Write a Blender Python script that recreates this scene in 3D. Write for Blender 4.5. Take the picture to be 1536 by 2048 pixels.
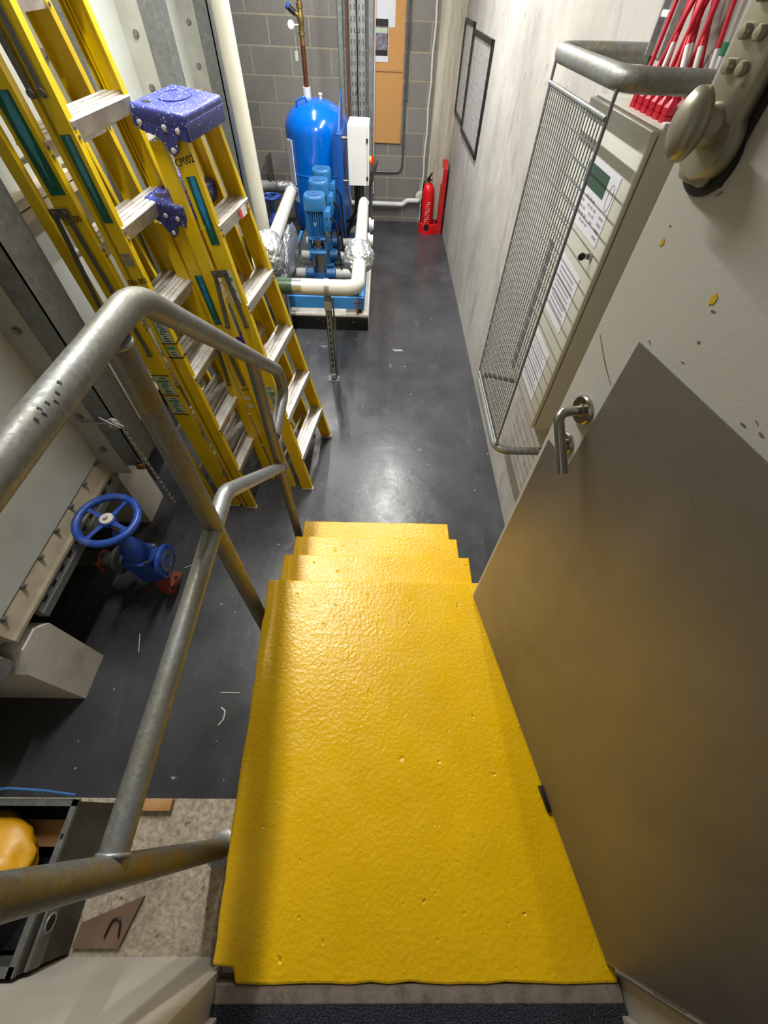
import bpy, bmesh, math, random
from mathutils import Vector, Matrix
R_ = math.radians
random.seed(7)
for o in list(bpy.data.objects): bpy.data.objects.remove(o)
SC = bpy.context.scene
COL = SC.collection

# ---------------------------------------------------------------- camera
FPX, PITCH, YAW, ROLL = 805.47, R_(52.98696), R_(1.86752), R_(-2.70207)
cp, sp, cy, sy, cr, sr = math.cos(PITCH), math.sin(PITCH), math.cos(YAW), math.sin(YAW), math.cos(ROLL), math.sin(ROLL)
_f = Vector((sy*cp, cy*cp, -sp)); _r = Vector((cy, -sy, 0)); _d = _f.cross(_r)
_r2 = cr*_r + sr*_d; _d2 = -sr*_r + cr*_d
cam_d = bpy.data.cameras.new('camera'); cam = bpy.data.objects.new('camera', cam_d); COL.objects.link(cam)
cam_d.sensor_fit = 'HORIZONTAL'; cam_d.sensor_width = 36.0; cam_d.lens = FPX/1536*36.0
cam_d.clip_start = 0.02; cam_d.clip_end = 60
m3 = Matrix((_r2, -_d2, -_f)).transposed()
cam.matrix_world = Matrix.Translation((0, 0, 1.55)) @ m3.to_4x4()
SC.camera = cam

# ---------------------------------------------------------------- world, lamps, exposure
W = bpy.data.worlds.new('world'); SC.world = W; W.use_nodes = True
W.node_tree.nodes['Background'].inputs[0].default_value = (0.9, 0.92, 1.0, 1)
W.node_tree.nodes['Background'].inputs[1].default_value = 0.05
SC.view_settings.view_transform = 'Standard'; SC.view_settings.look = 'None'
SC.view_settings.exposure = 0.85; SC.view_settings.gamma = 1.0; SC.view_settings.use_curve_mapping = False

def lamp(name, loc, sx, sy_, power, col=(1, .98, .945)):
    l = bpy.data.lights.new(name, 'AREA'); l.shape = 'RECTANGLE'; l.size = sx; l.size_y = sy_; l.energy = power; l.color = col
    o = bpy.data.objects.new(name, l); o.location = loc; COL.objects.link(o); return o
LAMPS = [(-0.72, 2.25, 1.5, 52), (0.16, 4.4, 1.9, 56), (-0.95, 5.9, 1.2, 26)]
LAMP_LABELS = ['strip light above the yellow stepladders', 'long strip light over the middle of the grey floor', 'strip light above the blue pressure vessel']
for (x, y, ln, p) in LAMPS:
    lamp('ceiling_lamp', (x, y, 2.52), 0.045, ln, p)

# ---------------------------------------------------------------- materials
def srgb(h):
    if isinstance(h, (tuple, list)): c = [v/255 for v in h[:3]]
    else: c = [int(h[i:i+2], 16)/255 for i in (0, 2, 4)]
    return tuple(v/12.92 if v <= .04045 else ((v+.055)/1.055)**2.4 for v in c) + (1,)

class NT:
    def __init__(s, name):
        m = bpy.data.materials.new(name); m.use_nodes = True; s.m = m; s.t = m.node_tree
        s.b = s.t.nodes['Principled BSDF']; s.tc = None; s.h = []
    def n(s, t, **k):
        x = s.t.nodes.new(t)
        for a, v in k.items(): setattr(x, a, v)
        return x
    def l(s, a, b): s.t.links.new(a, b)
    def coord(s, scale=(1, 1, 1), which='Object', rot=(0, 0, 0)):
        if not s.tc: s.tc = s.n('ShaderNodeTexCoord')
        mp = s.n('ShaderNodeMapping'); mp.inputs['Scale'].default_value = scale; mp.inputs['Rotation'].default_value = rot
        s.l(s.tc.outputs[which], mp.inputs[0]); return mp.outputs[0]
    def noise(s, scale=5, detail=4, rough=.55, stretch=(1, 1, 1), rot=(0, 0, 0), which='Object', dist=0):
        x = s.n('ShaderNodeTexNoise'); x.inputs['Scale'].default_value = scale; x.inputs['Detail'].default_value = detail
        x.inputs['Roughness'].default_value = rough; x.inputs['Distortion'].default_value = dist
        s.l(s.coord(stretch, which, rot), x.inputs['Vector']); return x.outputs[0]
    def voro(s, scale=50, feature='F1', stretch=(1, 1, 1), out='Distance'):
        x = s.n('ShaderNodeTexVoronoi'); x.feature = feature; x.inputs['Scale'].default_value = scale
        s.l(s.coord(stretch), x.inputs['Vector']); return x.outputs[out]
    def ramp(s, inp, lo, hi, a=0, b=1):
        x = s.n('ShaderNodeMapRange'); x.inputs[1].default_value = lo; x.inputs[2].default_value = hi
        x.inputs[3].default_value = a; x.inputs[4].default_value = b; s.l(inp, x.inputs[0]); return x.outputs[0]
    def mixc(s, fac, a, b, mode='MIX'):
        x = s.n('ShaderNodeMix', data_type='RGBA', blend_type=mode)
        for i, v in ((0, fac), (6, a), (7, b)):
            if hasattr(v, 'links'): s.l(v, x.inputs[i])
            else: x.inputs[i].default_value = v
        return x.outputs[2]
    def math(s, op, a, b=0.0):
        x = s.n('ShaderNodeMath', operation=op)
        for i, v in ((0, a), (1, b)):
            if hasattr(v, 'links'): s.l(v, x.inputs[i])
            else: x.inputs[i].default_value = v
        return x.outputs[0]
    def bump(s, h, strength=.3, dist=.01):
        x = s.n('ShaderNodeBump'); x.inputs['Strength'].default_value = strength; x.inputs['Distance'].default_value = dist
        s.l(h, x.inputs['Height'])
        if s.h: s.l(s.h[-1], x.inputs['Normal'])
        s.h.append(x.outputs[0])
    def done(s, col=None, rough=None, metal=None, spec=None, coat=None):
        for k, v in (('Base Color', col), ('Roughness', rough), ('Metallic', metal), ('Specular IOR Level', spec), ('Coat Weight', coat)):
            if v is None: continue
            if hasattr(v, 'links'): s.l(v, s.b.inputs[k])
            else: s.b.inputs[k].default_value = v
        if s.h: s.l(s.h[-1], s.b.inputs['Normal'])
        return s.m

def paint(name, hexc, rough=.4, metal=0, var=.12, vs=7, bump=0, bs=90, dirt=None, dirtamt=.4, dscale=4, spec=.5, coat=0, specks=None):
    t = NT(name); c = srgb(hexc)
    d = tuple(v*(1-var) for v in c[:3])+(1,); u = tuple(min(1, v*(1+var)) for v in c[:3])+(1,)
    k = t.mixc(t.ramp(t.noise(vs, 5), .3, .7), d, u)
    if dirt: k = t.mixc(t.ramp(t.noise(dscale, 7, .65), .5, .78, 0, dirtamt), k, srgb(dirt))
    if specks: k = t.mixc(t.ramp(t.noise(specks[1], 2, .5), specks[2], specks[2]+.03), k, srgb(specks[0]))
    if bump: t.bump(t.noise(bs, 3), bump, .004)
    r = t.ramp(t.noise(vs*2.3, 4), .3, .7, max(.03, rough*.8), min(1, rough*1.2))
    return t.done(k, r, metal, spec, coat)

def galv(name, hexc='9aa0a2', rough=.5, vs=30, stain=None, metal=.6):
    t = NT(name); c = srgb(hexc)
    v = t.voro(vs, 'F1', out='Color')
    x = t.n('ShaderNodeSeparateColor'); t.l(v, x.inputs[0])
    k = t.mixc(t.ramp(x.outputs[0], 0, 1, 0, 1), tuple(q*.82 for q in c[:3])+(1,), tuple(min(1, q*1.1) for q in c[:3])+(1,))
    k = t.mixc(t.ramp(t.noise(6, 6), .45, .75, 0, .55), k, srgb('6f7069'))
    if stain: k = t.mixc(t.ramp(t.noise(7, 7, .7, (1, .45, 1)), .47, .62, 0, .75), k, srgb(stain))
    return t.done(k, t.ramp(x.outputs[1], 0, 1, rough*.85, rough*1.25), metal)

M = {}
FZ_ = -.69
def mat_floor():
    t = NT('floor_paint')
    k = t.mixc(t.ramp(t.noise(1.6, 8, .6), .3, .72), srgb('303134'), srgb('4a4c50'))
    k = t.mixc(t.ramp(t.noise(7, 8, .75, (1, .25, 1)), .56, .75, 0, .4), k, srgb('686a6e'))
    k = t.mixc(t.ramp(t.noise(26, 3, .5), .735, .755, 0, .8), k, srgb('a9adb2'))
    k = t.mixc(t.ramp(t.noise(70, 2, .5), .76, .78, 0, .8), k, srgb('b4b4b0'))
    k = t.mixc(t.ramp(t.noise(9, 9, .8, (2.4, .35, 1), dist=1.2), .69, .72, 0, .5), k, srgb('8c9094'))
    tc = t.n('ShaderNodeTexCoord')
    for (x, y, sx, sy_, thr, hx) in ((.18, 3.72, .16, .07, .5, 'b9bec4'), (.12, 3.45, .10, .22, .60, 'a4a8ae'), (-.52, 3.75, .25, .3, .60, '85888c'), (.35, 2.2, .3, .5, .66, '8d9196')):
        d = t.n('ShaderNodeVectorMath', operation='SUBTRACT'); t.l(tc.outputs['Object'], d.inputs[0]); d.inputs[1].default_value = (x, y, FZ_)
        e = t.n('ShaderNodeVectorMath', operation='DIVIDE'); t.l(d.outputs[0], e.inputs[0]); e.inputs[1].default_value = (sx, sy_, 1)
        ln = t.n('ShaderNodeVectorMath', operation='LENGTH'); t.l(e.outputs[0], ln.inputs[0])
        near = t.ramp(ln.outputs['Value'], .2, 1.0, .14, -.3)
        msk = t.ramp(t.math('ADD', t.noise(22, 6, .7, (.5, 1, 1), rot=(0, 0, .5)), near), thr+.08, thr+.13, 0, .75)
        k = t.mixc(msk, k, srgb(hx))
    t.bump(t.noise(14, 6, .6), .12, .01); t.bump(t.noise(120, 2), .05, .003)
    return t.done(k, t.ramp(t.noise(4, 7, .7), .3, .75, .2, .42), 0, .5)
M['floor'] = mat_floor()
def mat_stairs():
    t = NT('stair_paint')
    k = t.mixc(t.ramp(t.noise(5, 6), .3, .7), srgb('e0b000'), srgb('eebe03'))
    k = t.mixc(t.ramp(t.noise(2.2, 4), .45, .75, 0, .35), k, srgb('d2a600'))
    t.bump(t.noise(75, 3, .5), .42, .006)
    pits = t.ramp(t.noise(24, 2, .4), .24, .30, 0, 1); t.bump(pits, .55, .006)
    t.bump(t.noise(5, 5), .2, .02)
    return t.done(k, t.ramp(t.noise(9, 4), .3, .7, .22, .38), 0, .5)
M['stairs'] = mat_stairs()
def mat_wall_conc():
    t = NT('board_marked_concrete')
    k = t.mixc(t.ramp(t.noise(1.5, 8, .6), .3, .7), srgb('98958f'), srgb('bab7b1'))
    k = t.mixc(t.ramp(t.noise(9, 7, .7, (1, 1, .3)), .45, .72, 0, .16), k, srgb('8d877a'))
    k = t.mixc(t.ramp(t.noise(3, 9, .8, (1, 1, .7), dist=.6), .52, .7, 0, .5), k, srgb('8a857b'))
    k = t.mixc(t.ramp(t.noise(4, 8, .75, (1, 1, .5), dist=.8), .52, .72, 0, .65), k, srgb('77716a'))
    k = t.mixc(t.ramp(t.noise(30, 3, .5, (1, 1, .5)), .70, .73, 0, .7), k, srgb('4f4a44'))
    k = t.mixc(t.ramp(t.noise(12, 6, .7), .62, .74, 0, .5), k, srgb('dcd7cc'))
    t.bump(t.noise(40, 4, .6, (1, 1, .4)), .3, .005); t.bump(t.noise(16, 5), .2, .01)
    return t.done(k, .78, 0, .3)
M['conc'] = mat_wall_conc()
def mat_column():
    t = NT('board_grain_concrete')
    k = t.mixc(t.ramp(t.noise(24, 6, .7, (1, 1, .06)), .32, .68), srgb('8f8a7b'), srgb('c2bba8'))
    k = t.mixc(t.ramp(t.noise(40, 4, .6, (1, 1, .3)), .68, .72, 0, .7), k, srgb('5d584e'))
    t.bump(t.noise(60, 4, .6, (1, 1, .06)), .5, .006)
    return t.done(k, .8, 0, .3)
M['column'] = mat_column()
def mat_block():
    t = NT('blockwork')
    tc = t.n('ShaderNodeTexCoord'); s = t.n('ShaderNodeSeparateXYZ'); t.l(tc.outputs['Object'], s.inputs[0])
    c = t.n('ShaderNodeCombineXYZ'); t.l(t.math('ADD', s.outputs[0], 20.13), c.inputs[0]); t.l(t.math('ADD', s.outputs[2], 2.37-.082+.006), c.inputs[1])
    b = t.n('ShaderNodeTexBrick'); t.l(c.outputs[0], b.inputs['Vector'])
    b.inputs['Color1'].default_value = srgb('797672'); b.inputs['Color2'].default_value = srgb('8a8680'); b.inputs['Mortar'].default_value = srgb('a29b86')
    b.inputs['Scale'].default_value = 1; b.inputs['Mortar Size'].default_value = .009; b.inputs['Mortar Smooth'].default_value = .2
    b.inputs['Brick Width'].default_value = .475; b.inputs['Row Height'].default_value = .237
    k = t.mixc(t.ramp(t.noise(90, 3), .35, .65, 0, .35), b.outputs[0], srgb('5d5b57'))
    k = t.mixc(t.ramp(t.noise(2, 5), .4, .7, 0, .3), k, srgb('8a867c'))
    t.bump(t.math('MULTIPLY', b.outputs['Fac'], -1.0), .5, .006); t.bump(t.noise(150, 3), .25, .003)
    return t.done(k, .85, 0, .25)
M['block'] = mat_block()
M['white_wall'] = paint('white_wall_paint', 'c3bfb3', .55, var=.05, vs=3, bump=.12, bs=60, dirt='8f8a7e', dirtamt=.3)
M['ceil'] = paint('ceiling_paint', 'd0cec8', .8, var=.04)
M['terrazzo'] = None
def mat_rough_conc():
    t = NT('raw_aggregate_concrete')
    k = t.mixc(t.ramp(t.noise(70, 4, .6), .32, .68), srgb('8d8271'), srgb('c2b7a2'))
    k = t.mixc(t.ramp(t.noise(34, 5, .7), .62, .68, 0, .85), k, srgb('4e473d'))
    k = t.mixc(t.ramp(t.noise(5, 5), .5, .75, 0, .5), k, srgb('6d6252'))
    t.bump(t.noise(60, 4), .6, .008)
    return t.done(k, .85, 0, .3)
M['rawconc'] = mat_rough_conc()
M['plinth'] = paint('plinth_concrete', 'cdc9be', .8, var=.12, vs=5, bump=.25, bs=50, dirt='6f6654', dirtamt=.6, dscale=5)
M['threshold'] = paint('threshold_concrete', '7d7164', .85, var=.2, vs=25, bump=.5, bs=60, dirt='2f2a26', dirtamt=.9, dscale=14)
def mat_carpet():
    t = NT('carpet_pile')
    k = t.mixc(t.ramp(t.noise(260, 2), .35, .65), srgb('24252a'), srgb('4d4f58'))
    t.bump(t.noise(300, 2), .9, .01)
    return t.done(k, .95, 0, .1)
M['carpet'] = mat_carpet()
M['grp_tank'] = paint('tank_panel', 'b6bab3', .5, var=.06, vs=2.5, bump=.08, bs=30, dirt='9c9c92', dirtamt=.5)
M['tank_flange'] = paint('tank_flange', 'b3a994', .65, var=.14, vs=14, bump=.25, bs=80, dirt='8b7d64', dirtamt=.7, dscale=8)
M['side_flange'] = paint('tank_side_flange', '9c9d93', .55, var=.1, vs=9, bump=.12, bs=60, dirt='7f7d72', dirtamt=.5)
M['bolt'] = galv('zinc_bolt', '848583', .55, 90)
M['galv'] = galv('galvanised_steel', '8f9494')
M['galv_dark'] = galv('galvanised_column', '7d8180', .5, 60)
M['galv_tube'] = galv('galvanised_tube', '8b8d8a', .46, 130, '7d7a64', .5)
M['tube_yellow'] = galv('galvanised_tube_yellow_wear', '7d7e7b', .48, 130, '8b7a3a', .5)
M['galv_light'] = galv('galvanised_light', 'a0a3a4', .4, 120)
M['yellow'] = paint('fibreglass_yellow', 'd9b900', .38, var=.07, vs=4, bump=.05, bs=200, dirt='b08c00', dirtamt=.45, dscale=9)
def mat_alu(name, hx, rough, rot=(0, 0, 0)):
    t = NT(name)
    k = t.mixc(t.ramp(t.noise(14, 6, .7), .35, .7), srgb(hx), srgb('e2ded8'))
    k = t.mixc(t.ramp(t.noise(22, 6, .75), .56, .7, 0, .5), k, srgb('7d766c'))
    return t.done(k, t.ramp(t.noise(30, 3), .3, .7, rough*.8, rough*1.3), .55)
M['alu'] = mat_alu('ladder_aluminium', 'bdb8b0', .42)
M['cap_blue'] = paint('ladder_cap_blue', '343d86', .42, var=.12, vs=9, bump=.25, bs=160, specks=('c9c9d8', 120, .645))
M['rivet'] = paint('rivet_steel', 'd0cec8', .4, .2, var=.1)
M['bar_dark'] = galv('spreader_steel', '6f6c64', .5, 80)
M['lbl_green'] = paint('label_green', '0d5540', .4, var=.2, vs=20, specks=('cfe0d8', 34, .72))
M['lbl_bluefoil'] = paint('label_blue', '1c86c4', .4, var=.3, vs=40)
M['lbl_teal'] = paint('label_teal', '3f7f8d', .45, var=.3, vs=40)
M['lbl_white'] = paint('label_white', 'cfd2c8', .5, var=.06, vs=20)
M['lbl_pale'] = paint('label_pale_green', 'aebfa4', .5, var=.12, vs=60)
M['lbl_mid'] = paint('label_mid_green', '4b8a5c', .5, var=.1, vs=20)
M['lbl_purple'] = paint('label_purple', '3a2a78', .45, var=.15)
M['lbl_grey'] = paint('label_residue', '8d8468', .7, var=.3, vs=60)
M['black'] = paint('black_plastic', '121214', .45, var=.2)
M['ink'] = paint('black_ink', '141414', .6, var=.1)
M['white_plastic'] = paint('white_plastic', 'd4d5d2', .45, var=.03)
M['white_pipe'] = paint('cream_pipe', 'cfcdbd', .42, var=.04, vs=3, dirt='b5b09d', dirtamt=.4)
M['pipe_wrap'] = paint('pipe_insulation_jacket', 'c4c3bb', .5, var=.07, vs=6, bump=.12, bs=40, dirt='9c998e', dirtamt=.5, dscale=6)
M['pipe_grey'] = paint('grey_branch_pipe', 'a5a5a2', .55, var=.1, vs=8, dirt='77756f', dirtamt=.5)
M['vessel'] = paint('vessel_blue', '0069d4', .16, var=.03, vs=3, coat=.6)
M['panel_blue'] = paint('panel_stand_blue', '0b4f9e', .35, var=.06)
M['pump_blue'] = paint('pump_blue', '22689f', .4, var=.08, vs=10, bump=.08, bs=160)
M['pump_blue_d'] = paint('pump_casting_blue', '1d5489', .42, var=.1, vs=12, bump=.15, bs=120)
M['valve_blue'] = paint('valve_blue', '1c459c', .38, var=.14, vs=12, bump=.12, bs=100, dirt='8f93a6', dirtamt=.4, dscale=10)
M['steel'] = paint('stainless_steel', 'b2aca0', .25, 1, var=.12, vs=20)
M['steel_dull'] = paint('dull_steel', '8d887e', .45, .9, var=.2, vs=30)
M['base_blue'] = paint('skid_blue', '3b86c8', .45, var=.08, vs=6, dirt='2a5a88', dirtamt=.5)
M['plinth_black'] = paint('black_bitumen', '0e0d0d', .4, var=.3, vs=20, bump=.3, bs=60, specks=('b9b4a8', 40, .73))
M['brass'] = paint('brass', '8f7c4a', .4, .8, var=.25, vs=30)
M['brassy_lock'] = paint('brass_padlock', '8b6a3c', .5, .7, var=.25, vs=40)
M['copper'] = paint('copper_pipe', '71442f', .42, .7, var=.2, vs=25)
M['copper_bright'] = paint('copper_bright', 'b98a5a', .3, .9, var=.2, vs=25)
M['red'] = paint('extinguisher_red', 'd5161b', .3, var=.04)
M['red_board'] = paint('stand_red', 'b3151c', .45, var=.05)
M['red_cable'] = paint('cable_red', 'c3182f', .45, var=.08, vs=20)
M['gland'] = paint('gland_red', 'b5142a', .35, var=.08)
M['cork'] = paint('cork_board', 'bd8d52', .8, var=.1, vs=90, bump=.15, bs=300)
M['hardboard'] = paint('hardboard', '6b5544', .7, var=.15, vs=10, dirt='8b7a66', dirtamt=.5)
M['wood'] = paint('timber', 'b08450', .65, var=.15, vs=12)
M['frame_brown'] = paint('brown_trim', '6d4a33', .6, var=.15)
M['cabinet'] = paint('cabinet_cream', 'c2c3b6', .42, var=.03, vs=4, bump=.06, bs=250)
M['cabinet_side'] = M['cabinet']
M['door_paint'] = paint('door_paint', 'b9b8ae', .45, var=.04, vs=3, bump=.1, bs=160, specks=('6c6860', 26, .79))
def mat_kick():
    t = NT('brushed_kick_plate')
    k = t.mixc(t.ramp(t.noise(3, 6, .6, (1, 1, .5)), .3, .7), srgb('7f7b75'), srgb('959088'))
    k = t.mixc(t.ramp(t.noise(8, 8, .8, (1, .6, .6), dist=2), .68, .72, 0, .35), k, srgb('5f594f'))
    t.bump(t.noise(300, 2, .5, (.04, .04, 1)), .06, .002)
    return t.done(k, t.ramp(t.noise(5, 6, .7), .3, .7, .38, .5), .66)
M['kick'] = mat_kick()
M['scuff'] = paint('scuff_mark', '6a6459', .6, var=.2, vs=60)
M['chrome'] = paint('satin_steel_handle', 'aaa79f', .22, 1, var=.05)
M['lock_metal'] = paint('lock_grey_metal', 'a39f8c', .35, .55, var=.08, vs=12)
M['rubber'] = paint('dark_gasket', '1c1c1e', .6, var=.1)
M['tray'] = galv('cable_tray', 'a7a9a8', .42, 70)
M['conduit'] = galv('conduit_dark', '66686a', .45, 60)
M['cable_black'] = paint('cable_black', '101012', .5, var=.2)
M['poster'] = paint('framed_notice', 'a7a7a8', .25, var=.12, vs=9, coat=.4)
M['paper'] = paint('paper', 'cfd0d6', .7, var=.02)
M['print_grey'] = paint('faint_print', '93939b', .7, var=.1)
M['lcd'] = paint('lcd_green', '3d5544', .3, var=.15, vs=60)
M['green_tape'] = paint('green_strip', '2f7d55', .5, var=.1)
M['rust'] = paint('red_oxide', '7a3423', .7, var=.2, vs=30, bump=.2, bs=100)
M['rust_copper'] = paint('rusty_bar', 'a5553e', .6, var=.2, vs=30)
M['sack'] = paint('yellow_sack', 'd29a10', .45, var=.12, vs=8, dirt='8a4a12', dirtamt=.75, dscale=5)
M['crate'] = paint('crate_grey_green', '4a4b45', .55, var=.12, vs=10, dirt='2c2a26', dirtamt=.5)
M['crate_rim'] = galv('crate_rim', '7b7f7d', .5, 60)
M['blue_cord'] = paint('blue_cord', '2c5d94', .7, var=.15)
M['yellow_spot'] = paint('yellow_paint_spot', 'c9a515', .5, var=.1)
M['isolator_y'] = paint('isolator_yellow', 'e3b016', .4, var=.05)
M['green_tape_pipe'] = paint('green_band', '2f4a33', .35, var=.3, vs=50, bump=.2, bs=80)
M['silver_tape'] = paint('silver_tape', 'b9bcbf', .25, .8, var=.15, vs=60)
def mat_foil():
    t = NT('crumpled_foil')
    t.bump(t.voro(30, 'F1'), .55, .012); t.bump(t.noise(50, 4, .6, dist=1), .45, .008)
    return t.done(srgb('d0d2d4'), .32, .82)
M['foil'] = mat_foil()
def mat_photo():
    t = NT('street_photo_print')
    n1 = t.noise(26, 5, .6); 
    k = t.mixc(t.ramp(n1, .35, .65), srgb('2b2a38'), srgb('8f8fa6'))
    k = t.mixc(t.ramp(t.noise(14, 3, .5), .5, .62, 0, .6), k, srgb('7c5a55'))
    return t.done(k, .4)
M['photo'] = mat_photo()
M['lamp_body'] = paint('lamp_body', 'd5d5d2', .5, var=.03)
mlamp = bpy.data.materials.new('lamp_diffuser'); mlamp.use_nodes = True
mlamp.node_tree.nodes['Principled BSDF'].inputs['Base Color'].default_value = (.9, .9, .88, 1)

# ---------------------------------------------------------------- mesh building
WL = {}
def rot_to(axis):
    a = Vector(axis).normalized(); u = a.orthogonal().normalized(); v = a.cross(u); return u, v, a
class MB:
    def __init__(s): s.bm = bmesh.new(); s.nf = 0
    def mark(s, i):
        s.bm.faces.ensure_lookup_table()
        for k in range(s.nf, len(s.bm.faces)): s.bm.faces[k].material_index = i
        s.nf = len(s.bm.faces); return s
    def box(s, lo, hi, bev=0, seg=2, mat4=None):
        lo = Vector(lo); hi = Vector(hi); t = bmesh.new()
        bmesh.ops.create_cube(t, size=1.0)
        d = hi-lo; c = (hi+lo)/2
        for v in t.verts: v.co = Vector((v.co.x*d.x, v.co.y*d.y, v.co.z*d.z))+c
        if bev: bmesh.ops.bevel(t, geom=list(t.edges), offset=bev, segments=seg, affect='EDGES', profile=.5)
        s._add(t, mat4); return s
    def _add(s, t, mat4=None):
        mp = {}
        for v in t.verts: mp[v] = s.bm.verts.new(mat4 @ v.co if mat4 else v.co)
        for f in t.faces:
            try: s.bm.faces.new([mp[v] for v in f.verts])
            except ValueError: pass
        t.free()
    def rings(s, rs, closed=False, caps=True):
        vs = [[s.bm.verts.new(p) for p in r] for r in rs]
        n = len(vs[0]); m = len(vs)
        for i in range(m if closed else m-1):
            a = vs[i]; b = vs[(i+1) % m]
            for k in range(n):
                s.bm.faces.new((a[k], a[(k+1) % n], b[(k+1) % n], b[k]))
        if caps and not closed:
            s.bm.faces.new(list(reversed(vs[0]))); s.bm.faces.new(vs[-1])
        return s
    def cyl(s, p, q, r, r2=None, n=20):
        p = Vector(p); q = Vector(q); u, v, a = rot_to(q-p); r2 = r if r2 is None else r2
        f = lambda c, rr: [c+rr*(math.cos(2*math.pi*k/n)*u+math.sin(2*math.pi*k/n)*v) for k in range(n)]
        return s.rings([f(p, r), f(q, r2)])
    def lathe(s, prof, o, axis=(0, 0, 1), n=32, caps=True):
        o = Vector(o); u, v, a = rot_to(axis)
        return s.rings([[o+a*z+max(r, 1e-4)*(math.cos(2*math.pi*k/n)*u+math.sin(2*math.pi*k/n)*v) for k in range(n)] for r, z in prof], caps=caps)
    def tube(s, pts, r, n=14, closed=False, caps=True):
        pts = [Vector(p) for p in pts]; m = len(pts)
        T = []
        for i in range(m):
            if closed: t = pts[(i+1) % m]-pts[i-1]
            else: t = pts[min(i+1, m-1)]-pts[max(i-1, 0)]
            T.append(t.normalized())
        u = T[0].orthogonal().normalized(); rs = []
        for i in range(m):
            u = (u-T[i]*u.dot(T[i])).normalized(); v = T[i].cross(u)
            rr = r[i] if isinstance(r, (list, tuple)) else r
            rs.append([pts[i]+rr*(math.cos(2*math.pi*k/n)*u+math.sin(2*math.pi*k/n)*v) for k in range(n)])
        return s.rings(rs, closed, caps)
    def prism(s, poly, ext):
        ext = Vector(ext); poly = [Vector(p) for p in poly]
        return s.rings([poly, [p+ext for p in poly]])
    def sphere(s, c, r, n=20, m=12):
        c = Vector(c); r = Vector((r, r, r)) if not hasattr(r, '__len__') else Vector(r)
        rs = []
        for i in range(m+1):
            th = math.pi*i/m; rr = max(math.sin(th), 1e-3)
            rs.append([c+Vector((r.x*rr*math.cos(2*math.pi*k/n), r.y*rr*math.sin(2*math.pi*k/n), -r.z*math.cos(th))) for k in range(n)])
        return s.rings(rs)
    def torus(s, c, axis, R, r, n=40, k=12):
        u, v, a = rot_to(axis); c = Vector(c)
        return s.tube([c+R*(math.cos(2*math.pi*i/n)*u+math.sin(2*math.pi*i/n)*v) for i in range(n)], r, k, closed=True)
    def build(s, name, mat, parent=None, smooth=35, world=True):
        bmesh.ops.recalc_face_normals(s.bm, faces=s.bm.faces)
        me = bpy.data.meshes.new(name)
        if parent is not None and world:
            w = WL[parent.name]
            for v in s.bm.verts: v.co -= w
        s.bm.to_mesh(me); s.bm.free()
        o = bpy.data.objects.new(name, me); COL.objects.link(o)
        for q in (mat if isinstance(mat, (list, tuple)) else [mat]): me.materials.append(q)
        if smooth:
            for p in me.polygons: p.use_smooth = True
            me.set_sharp_from_angle(angle=R_(smooth))
        if parent is not None:
            o.parent = parent; WL[o.name] = WL[parent.name]
        else: WL[o.name] = Vector((0, 0, 0))
        return o
def fillet(pts, r, n=7):
    pts = [Vector(p) for p in pts]; out = [pts[0]]
    for i in range(1, len(pts)-1):
        a, b, c = pts[i-1], pts[i], pts[i+1]
        d1 = (a-b).normalized(); d2 = (c-b).normalized()
        rr = r[i] if isinstance(r, dict) else r
        ang = d1.angle(d2); t = min(rr/math.tan(ang/2), (a-b).length*.49 if i > 1 else (a-b).length*.95, (c-b).length*.95 if i == len(pts)-2 else (c-b).length*.49)
        p1 = b+d1*t; p2 = b+d2*t
        for k in range(n+1):
            f = k/n; out.append((1-f)**2*p1+2*f*(1-f)*b+f*f*p2)
    out.append(pts[-1]); return out
def thing(name, label, cat, loc, group=None, kind=None):
    o = bpy.data.objects.new(name, None); o.location = loc; o.empty_display_size = .1; COL.objects.link(o)
    WL[o.name] = Vector(loc); return tag(o, label, cat, group, kind)
def tag(o, label=None, cat=None, group=None, kind=None):
    if label: o['label'] = label
    if cat: o['category'] = cat
    if group: o['group'] = group
    if kind: o['kind'] = kind
    return o
def plab(o, label): o['label'] = label; return o
def text(s, size, o, u, v, mat, parent, name='lettering', ext=.0006, font_shear=0):
    cu = bpy.data.curves.new('t', 'FONT'); cu.body = s; cu.size = size; cu.align_x = 'CENTER'; cu.align_y = 'CENTER'; cu.extrude = ext; cu.shear = font_shear
    cu.resolution_u = 3
    ob = bpy.data.objects.new('t', cu); COL.objects.link(ob); bpy.context.view_layer.update()
    me = bpy.data.meshes.new_from_object(ob.evaluated_get(bpy.context.evaluated_depsgraph_get()))
    bpy.data.objects.remove(ob)
    u = Vector(u).normalized(); v = Vector(v).normalized(); n = u.cross(v); o = Vector(o)
    w = WL[parent.name] if parent else Vector((0, 0, 0))
    for p in me.vertices: p.co = o+u*p.co.x+v*p.co.y+n*p.co.z-w
    me.name = name; me.materials.clear(); me.materials.append(mat)
    q = bpy.data.objects.new(name, me); COL.objects.link(q)
    if parent: q.parent = parent; WL[q.name] = w
    return q
def decal(mb, o, u, v, w, h, t=.0008):
    """thin plate centred at o, u*w by v*h, thickness t along u x v"""
    u = Vector(u).normalized(); v = Vector(v).normalized(); n = u.cross(v); o = Vector(o)
    P = [o-u*w/2-v*h/2, o+u*w/2-v*h/2, o+u*w/2+v*h/2, o-u*w/2+v*h/2]
    mb.prism(P, n*t); return mb
X, Y, Z = Vector((1, 0, 0)), Vector((0, 1, 0)), Vector((0, 0, 1))
FZ = -.69          # plant room floor
WX = .885          # right wall
BY = 7.26          # back wall
def struct(mb, name, mat, label, cat, smooth=0):
    return tag(mb.build(name, mat, None, smooth), label, cat, kind='structure')

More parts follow.
